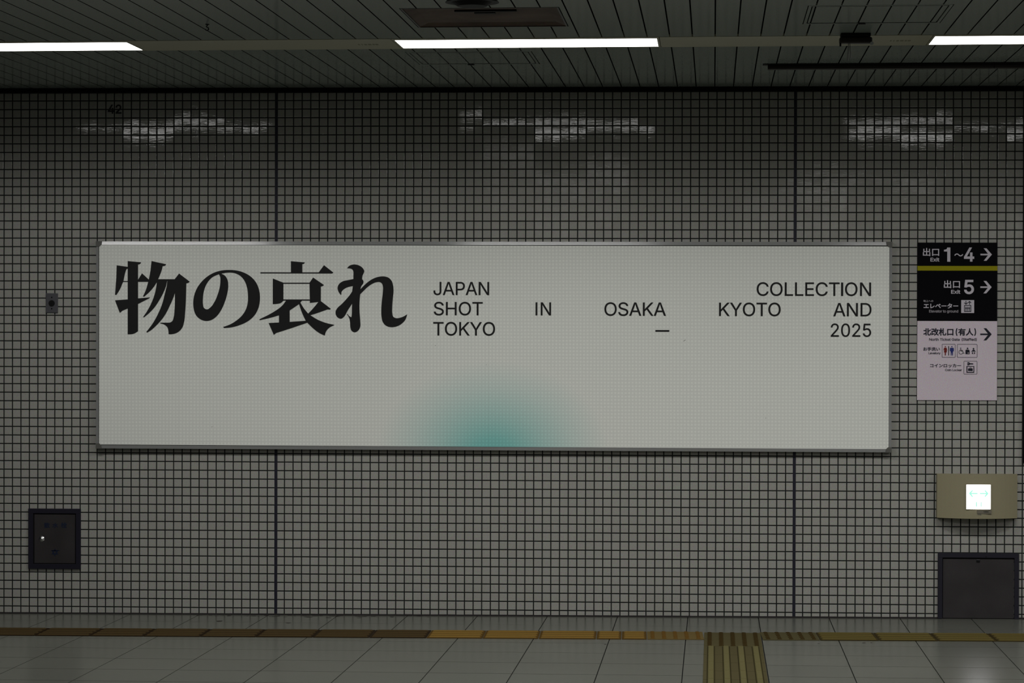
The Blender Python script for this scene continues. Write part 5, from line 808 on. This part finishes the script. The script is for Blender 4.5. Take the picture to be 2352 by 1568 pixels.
for s, bb, c in SIGN:
    mm = {'w': 'sign_text', 'W': 'sign_text', 'v': 'sign_text2', 'k': 'ink_navy', 'j': 'ink_navy'}[c]
    hh = (bb[3] - bb[1]) / 1000
    off = {'w': 0.0009, 'W': 0.0026, 'v': 0.0003, 'k': 0.0018, 'j': 0.0009}[c]
    off = min(off, hh * 0.035); d = off * 1000
    if s == '1':
        flat('lettering', [[A1(*q) for q in ((692, 260), (722, 257), (742, 246), (753, 220), (808, 220), (808, 475), (752, 475), (752, 292), (692, 292))]], -0.0069, M[mm], p_top)
        continue
    flat('lettering', glyph_polys(s, (bb[0] + d, bb[1] + d, bb[2] - d, bb[3] - d)), -0.0069, M[mm], pick(bb[1] / 1000), off=off, rule='nonzero')
def px(A, L): return [A(*q) for q in L]
def seg(A, a, b, w_):
    d = Vector(b) - Vector(a); n = Vector((-d.y, d.x)).normalized() * w_ / 2
    a, b = Vector(a), Vector(b)
    return px(A, [tuple(a + n), tuple(b + n), tuple(b - n), tuple(a - n)])
def circ(A, cx, cy, rx, ry=None, n=20): return px(A, [(cx + rx * math.cos(2 * math.pi * i / n), cy + (ry or rx) * math.sin(2 * math.pi * i / n)) for i in range(n)])
def rrect(A, x0, y0, x1, y1, r):
    L = []
    for cx, cy, a0 in ((x1 - r, y1 - r, 0), (x0 + r, y1 - r, 90), (x0 + r, y0 + r, 180), (x1 - r, y0 + r, 270)):
        for k in range(5): a = math.radians(a0 + k * 22.5); L.append((cx + r * math.cos(a), cy + r * math.sin(a)))
    return px(A, L)
def arrow(A, x0, x1, yc, hgt, m, parent):
    L = [(x0, yc - 14), (x1 - 70, yc - 14), (x1 - 148, yc - hgt), (x1 - 98, yc - hgt), (x1, yc), (x1 - 98, yc + hgt), (x1 - 148, yc + hgt), (x1 - 70, yc + 14), (x0, yc + 14)]
    flat('arrow', [px(A, L)], -0.0069, m, parent)
arrow(A1, 1350, 1556, 346, 112, M['sign_text'], p_top); arrow(A1, 1350, 1554, 932, 112, M['sign_text'], p_mid); arrow(A2, 1345, 1552, 290, 110, M['ink_navy'], p_low)
flat('elevator_pictogram', [rrect(A1, 1007, 1165, 1240, 1397, 5)], -0.0069, M['sign_text'], p_mid)
def multi(name, shapes, m, parent, y=-0.0075):      # separately filled shapes, one part
    obs = [flat(name, pl if isinstance(pl[0], list) else [pl], y, m, parent) for pl in shapes]
    bm = bmesh.new()
    for ob in obs: bm.from_mesh(ob.data)
    me = bpy.data.meshes.new(name); bm.to_mesh(me); bm.free(); me.materials.append(m)
    for ob in obs: bpy.data.objects.remove(ob)
    ob = bpy.data.objects.new(name, me); COL.objects.link(ob); ob.parent = parent
    return ob
def person(A, cx, y0, y1, w_):                 # small standing figure
    h_ = y1 - y0
    return [circ(A, cx, y0 + h_ * .08, w_ * .22, h_ * .085, 12), px(A, [(cx - w_ * .5, y0 + h_ * .22), (cx + w_ * .5, y0 + h_ * .22), (cx + w_ * .42, y0 + h_ * .52), (cx + w_ * .22, y0 + h_ * .58), (cx + w_ * .2, y1), (cx - w_ * .2, y1), (cx - w_ * .22, y0 + h_ * .58), (cx - w_ * .42, y0 + h_ * .52)])]
ev = [seg(A1, (1092, 1180), (1092, 1236), 13), seg(A1, (1060, 1212), (1094, 1242), 13), seg(A1, (1124, 1212), (1090, 1242), 13),
      seg(A1, (1156, 1192), (1156, 1248), 13), seg(A1, (1128, 1216), (1158, 1187), 13), seg(A1, (1186, 1216), (1154, 1187), 13),
      [px(A1, [(1060, 1255), (1187, 1255), (1187, 1377), (1060, 1377)]), px(A1, [(1073, 1268), (1174, 1268), (1174, 1362), (1073, 1362)])]]
for cx in (1094, 1125, 1155): ev += person(A1, cx, 1280, 1360, 27)
multi('elevator_symbol', ev, M['ink_navy'], p_mid)
for q in ((657, 467, 900, 710), (932, 467, 1293, 710), (1050, 770, 1293, 1010)):
    flat('pictogram_frame', [rrect(A2, *q, 14), rrect(A2, q[0] + 7, q[1] + 7, q[2] - 7, q[3] - 7, 9)], -0.0069, M['ink_navy'], p_low)
K = 1568 / 100 / 7.8417                       # finer crop -> sign crop units
def Z2(x, y): return A2((75 + x / 19.6) * 7.8417, (55 + y / 19.6) * 7.8417)
multi('woman_pictogram', [circ(Z2, 325, 205, 27), px(Z2, [(285, 250), (365, 250), (388, 275), (412, 395), (392, 400), (372, 330), (370, 360), (398, 460), (355, 460), (345, 600), (305, 600), (297, 460), (255, 460), (285, 360), (282, 330), (260, 385), (240, 380), (262, 275)])], M['red'], p_low)
multi('man_pictogram', [circ(Z2, 620, 205, 28), px(Z2, [(555, 255), (685, 255), (708, 290), (708, 410), (680, 410), (668, 460), (668, 600), (632, 600), (625, 470), (612, 470), (604, 600), (570, 600), (568, 430), (555, 410), (532, 405), (530, 285)])], M['blue'], p_low)
multi('divider_pictogram', [px(Z2, [(456, 180), (490, 180), (490, 600), (456, 600)])], M['ink_navy'], p_low)
multi('wheelchair_pictogram', [circ(Z2, 1020, 268, 22), seg(Z2, (1012, 290), (1020, 400), 22), seg(Z2, (1015, 362), (1090, 358), 14), seg(Z2, (1020, 402), (1105, 400), 20), seg(Z2, (1100, 398), (1140, 505), 18), seg(Z2, (1135, 505), (1195, 488), 14),
    [circ(Z2, 1028, 448, 102, 102, 32), circ(Z2, 1028, 448, 82, 82, 32)]], M['ink_navy'], p_low)
multi('ostomate_pictogram', [circ(Z2, 1325, 282, 35), [px(Z2, [(1275, 335), (1370, 335), (1412, 365), (1418, 440), (1412, 540), (1235, 540), (1230, 365)]), circ(Z2, 1353, 487, 27)]], M['ink_navy'], p_low)
multi('baby_pictogram', [circ(Z2, 1592, 298, 38), px(Z2, [(1560, 345), (1630, 345), (1695, 425), (1675, 432), (1640, 420), (1550, 420), (1510, 432), (1492, 425)]),
    px(Z2, [(1545, 450), (1575, 460), (1570, 500), (1578, 540), (1530, 520), (1515, 485)]), px(Z2, [(1640, 450), (1610, 460), (1615, 500), (1607, 540), (1655, 520), (1670, 485)])], M['ink_navy'], p_low)
multi('key_pictogram', [[px(Z2, [(1320, 905), (1400, 905), (1432, 945), (1545, 950), (1600, 975), (1570, 998), (1432, 1000), (1400, 1038), (1320, 1038)]), circ(Z2, 1352, 968, 18)]], M['ink_navy'], p_low)
multi('locker_pictogram', [[px(Z2, [(1280, 1075), (1630, 1075), (1630, 1375), (1280, 1375)]), px(Z2, [(1318, 1105), (1596, 1105), (1596, 1335), (1318, 1335)])], px(Z2, [(1350, 1178), (1560, 1178), (1560, 1295), (1350, 1295)]),
    [px(Z2, [(1410, 1180), (1425, 1140), (1490, 1140), (1508, 1180)]), px(Z2, [(1428, 1178), (1438, 1156), (1480, 1156), (1490, 1178)])]], M['ink_navy'], p_low)

# ------------------------------------------------------------------ lit exit guide lamp
t = thing('emergency_guide_light', 'beige bowed wall lamp with a small lit square showing green arrows', 'emergency light', (4.037, 0, 0.558 + DZ))
LX0, LX1, LZ0, LZ1 = 3.8105, 4.2650, 0.5545 + DZ, 0.8055 + DZ
bm = bmesh.new(); n = 18; A, Bv = [], []
for i in range(n + 1):
    s = i / n; x = LX0 + s * (LX1 - LX0); y = -0.040 - 0.062 * (1 - (2 * s - 1) ** 2)
    A.append(bm.verts.new((x, y, LZ0))); Bv.append(bm.verts.new((x, y, LZ1)))
for i in range(n): bm.faces.new((A[i], A[i + 1], Bv[i + 1], Bv[i]))
c = [bm.verts.new(q) for q in ((LX0, -0.001, LZ0), (LX1, -0.001, LZ0), (LX1, -0.001, LZ1), (LX0, -0.001, LZ1))]
bm.faces.new(A + [c[1], c[0]]); bm.faces.new(Bv + [c[2], c[3]]); bm.faces.new((A[0], Bv[0], c[3], c[0])); bm.faces.new((A[-1], Bv[-1], c[2], c[1])); bm.faces.new(c)
hs = part('housing', bm, M['housing'], t)
def E(x, y): return ((AFFE[0] + x * AFFE[2]) / 1000, (AFFE[1] + y * AFFE[3]) / 1000 + DZ)
ex0, ez1 = E(896, 362); ex1, ez0 = E(1508, 982)
lp = box('lit_panel', ex0, ex1, -0.1035, -0.0985, ez0, ez1, M['lit'], t)
box('panel_edge', ex0 - .002, ex1 + .002, -0.1025, -0.09, ez0 - .002, ez1 + .002, M['housing'], t)
yy = -0.1042
multi('arrow', [seg(E, (1010, 584), (1180, 586), 36), px(E, [(950, 582), (1030, 500), (1075, 500), (1012, 582), (1080, 675), (1030, 675)])], M['lit_green'], lp, yy)
multi('arrow', [seg(E, (1230, 586), (1400, 584), 36), px(E, [(1462, 582), (1385, 500), (1340, 500), (1402, 582), (1340, 670), (1385, 670)])], M['lit_green'], lp, yy)
multi('door_symbol', [seg(E, (1153, 795), (1153, 920), 34), seg(E, (1268, 795), (1268, 920), 34), circ(E, 1213, 848, 14)], M['lit_green2'], lp, yy)
px0, pz1 = E(1165, 1005); px1, pz0 = E(1535, 1098)
lb = box('label_plate', px0, px1, -0.1035, -0.095, pz0, pz1, M['label'], t)
for q, r_ in ((1350, 12), (1395, 16), (1440, 14)):
    multi('indicator', [circ(E, q, 1048, r_)], M['black'], lb, -0.1040)
multi('indicator', [circ(E, 1385, 1025, 5)], M['chrome'], lb, -0.1043)
multi('small_print', [px(E, [(1180, 1105), (1275, 1105), (1275, 1112), (1180, 1112)]), px(E, [(1180, 1125), (1275, 1125), (1275, 1132), (1180, 1132)])], M['plate'], hs, -0.1025)

# ------------------------------------------------------------------ water cock cabinet (left)
t = thing('water_cock_cabinet', 'small dark steel wall cabinet with round chrome lock, low on the left', 'cabinet', (-1.298, 0, 0.2205 + DZ))
def frame4(name, x0, x1, z0, z1, w_, y0, y1, m, parent, bottom=True):
    bm = bmesh.new()
    bm_box(bm, x0, x1, y0, y1, z1 - w_, z1)
    if bottom: bm_box(bm, x0, x1, y0, y1, z0, z0 + w_)
    zb = z0 + (w_ if bottom else 0)
    bm_box(bm, x0, x0 + w_, y0, y1, zb, z1 - w_); bm_box(bm, x1 - w_, x1, y0, y1, zb, z1 - w_)
    return bevel(part(name, bm, m, parent), 0.0012, 1)
X0, X1, Z0, Z1 = -1.4530, -1.1440, 0.2203 + DZ, 0.5720 + DZ
frame4('frame', X0, X1, Z0, Z1, 0.028, -0.012, 0.001, M['steel_frame'], t)
frame4('inner_lip', X0 + .028, X1 - .028, Z0 + .028, Z1 - .028, 0.006, -0.006, 0.001, M['black'], t)
door = bevel(box('door', X0 + .035, X1 - .034, -0.0062, 0.001, Z0 + .033, Z1 - .035, M['steel'], t), 0.001, 1)
def H(x, y): return ((AFFH[0] + x * AFFH[2]) / 1000, (AFFH[1] + y * AFFH[3]) / 1000 + DZ)
lx, lz = H(458, 797)
bm = bmesh.new(); bm_cyl(bm, (lx, -0.0062, lz), 0.0165, -0.006, 'Y', 28, 0.009); lk = part('lock', bm, M['chrome'], door)
bm = bmesh.new(); bm_cyl(bm, (lx, -0.0122, lz), 0.0085, -0.003, 'Y', 20, 0.004); part('lock_core', bm, M['chrome'], t)
for s, bb in HYD: flat('lettering', glyph_polys(s, bb), -0.0066, M['blue_ink'], door, off=0.0008, rule='nonzero')
star = []
for k in range(12):
    a = math.radians(90 + 30 * k); r_ = 76 if k % 2 == 0 else 40
    star.append((712 + r_ * math.cos(a), 1052 - r_ * math.sin(a)))
multi('emblem', [[px(H, star), circ(H, 712, 1052, 20, 20, 12)], px(H, [(645, 1010), (800, 1006), (802, 1020), (645, 1024)])], M['blue_ink'], door, -0.0066)

# ------------------------------------------------------------------ round socket plate (left)
t = thing('socket_plate', 'small dark grey wall plate with a round black socket, left of the poster', 'wall plate', (-1.316, 0, 1.7132 + DZ))
bevel(box('plate', -1.3525, -1.2800, -0.006, 0.001, 1.7132 + DZ, 1.8290 + DZ, M['plate'], t), 0.003, 2)
bm = bmesh.new(); bm_cyl(bm, (-1.3162, -0.0062, 1.7708 + DZ), 0.0175, -0.005, 'Y', 28); part('socket', bm, M['black'], t)
for z in (1.8045, 1.7385):
    bm = bmesh.new(); bm_cyl(bm, (-1.3162, -0.006, z + DZ), 0.0042, -0.0016, 'Y', 12); part('screw', bm, M['black'], t)

# ------------------------------------------------------------------ large hatch (right)
X0, X1, Z0, Z1 = 3.8205, 4.2810, floor_z(4.05, 0) + .001, 0.3500 + DZ
t = thing('floor_level_wall_hatch', 'large dark steel wall hatch standing on the floor under the beige lamp', 'wall hatch', (4.05, 0, Z0))
frame4('frame', X0, X1, Z0, Z1, 0.026, -0.016, 0.001, M['steel_frame'], t, bottom=False)
box('gap_shadow_strip', X0 + .026, X1 - .026, -0.003, 0.001, Z1 - .035, Z1 - .026, M['black'], t)
door = box('door', X0 + .029, X1 - .029, -0.008, 0.001, Z0 + .003, Z1 - .034, M['steel'], t); bevel(door, 0.001, 1)
box('latch', 4.0395, 4.0590, -0.011, -0.008, Z1 - .052, Z1 - .040, M['black'], door)
box('latch_tab', 4.0405, 4.0580, -0.0115, -0.008, Z1 - .0395, Z1 - .036, M['plate'], door)
box('catch', 4.089, 4.098, -0.0175, -0.016, Z1 - .021, Z1 - .018, M['black'], t)

# ------------------------------------------------------------------ black panel at the right edge, wall number
t = thing('black_wall_panel', 'tall flat black panel on the wall at the far right picture edge', 'panel', (4.75, 0, 0.870 + DZ))
box('face', 4.2985, 5.2, -0.020, -0.0005, 0.870 + DZ, 2.990 + DZ, M['sign_black'], t)
frame4('edge', 4.2975, 5.201, 0.869 + DZ, 2.991 + DZ, 0.003, -0.022, -0.0005, M['black'], t)
bb = NUM
o = flat('wall_number', glyph_polys('42', bb), -0.0012, M['ink'], None, off=0.0016, t=0.0006, rule='nonzero')
o['label'] = 'small black number 42 stuck on the tiles near the ceiling at the left'; o['category'] = 'number'

# ------------------------------------------------------------------ dirt on the floor by the wall
bm = bmesh.new()
for i in range(46):
    cx = random.choice((random.uniform(-0.45, 0.75), random.uniform(-0.45, 0.9))); cy = -0.012 - abs(G(0.05))
    rr = random.uniform(0.003, 0.011); pts = [(cx + rr * 2.4 * math.cos(a) * random.uniform(.6, 1), cy + rr * 1.5 * math.sin(a) * random.uniform(.6, 1)) for a in [k * math.pi / 3.5 for k in range(7)]]
    bm.faces.new([bm.verts.new((x, y, floor_z(x, y) + 0.0006)) for x, y in pts])
for cx, cy, rr in ((-0.27, -0.33, .017), (0.13, -0.40, .012), (1.93, -1.30, .006), (3.29, -1.17, .008), (3.33, -1.16, .005), (3.05, -1.21, .005)):
    pts = [(cx + rr * 1.6 * math.cos(a) * random.uniform(.5, 1), cy + rr * 1.8 * math.sin(a) * random.uniform(.5, 1)) for a in [k * math.pi / 3.5 for k in range(7)]]
    bm.faces.new([bm.verts.new((x, y, floor_z(x, y) + 0.0006)) for x, y in pts])
part('dirt_specks', bm, M['stain'], flr, kind='stuff')
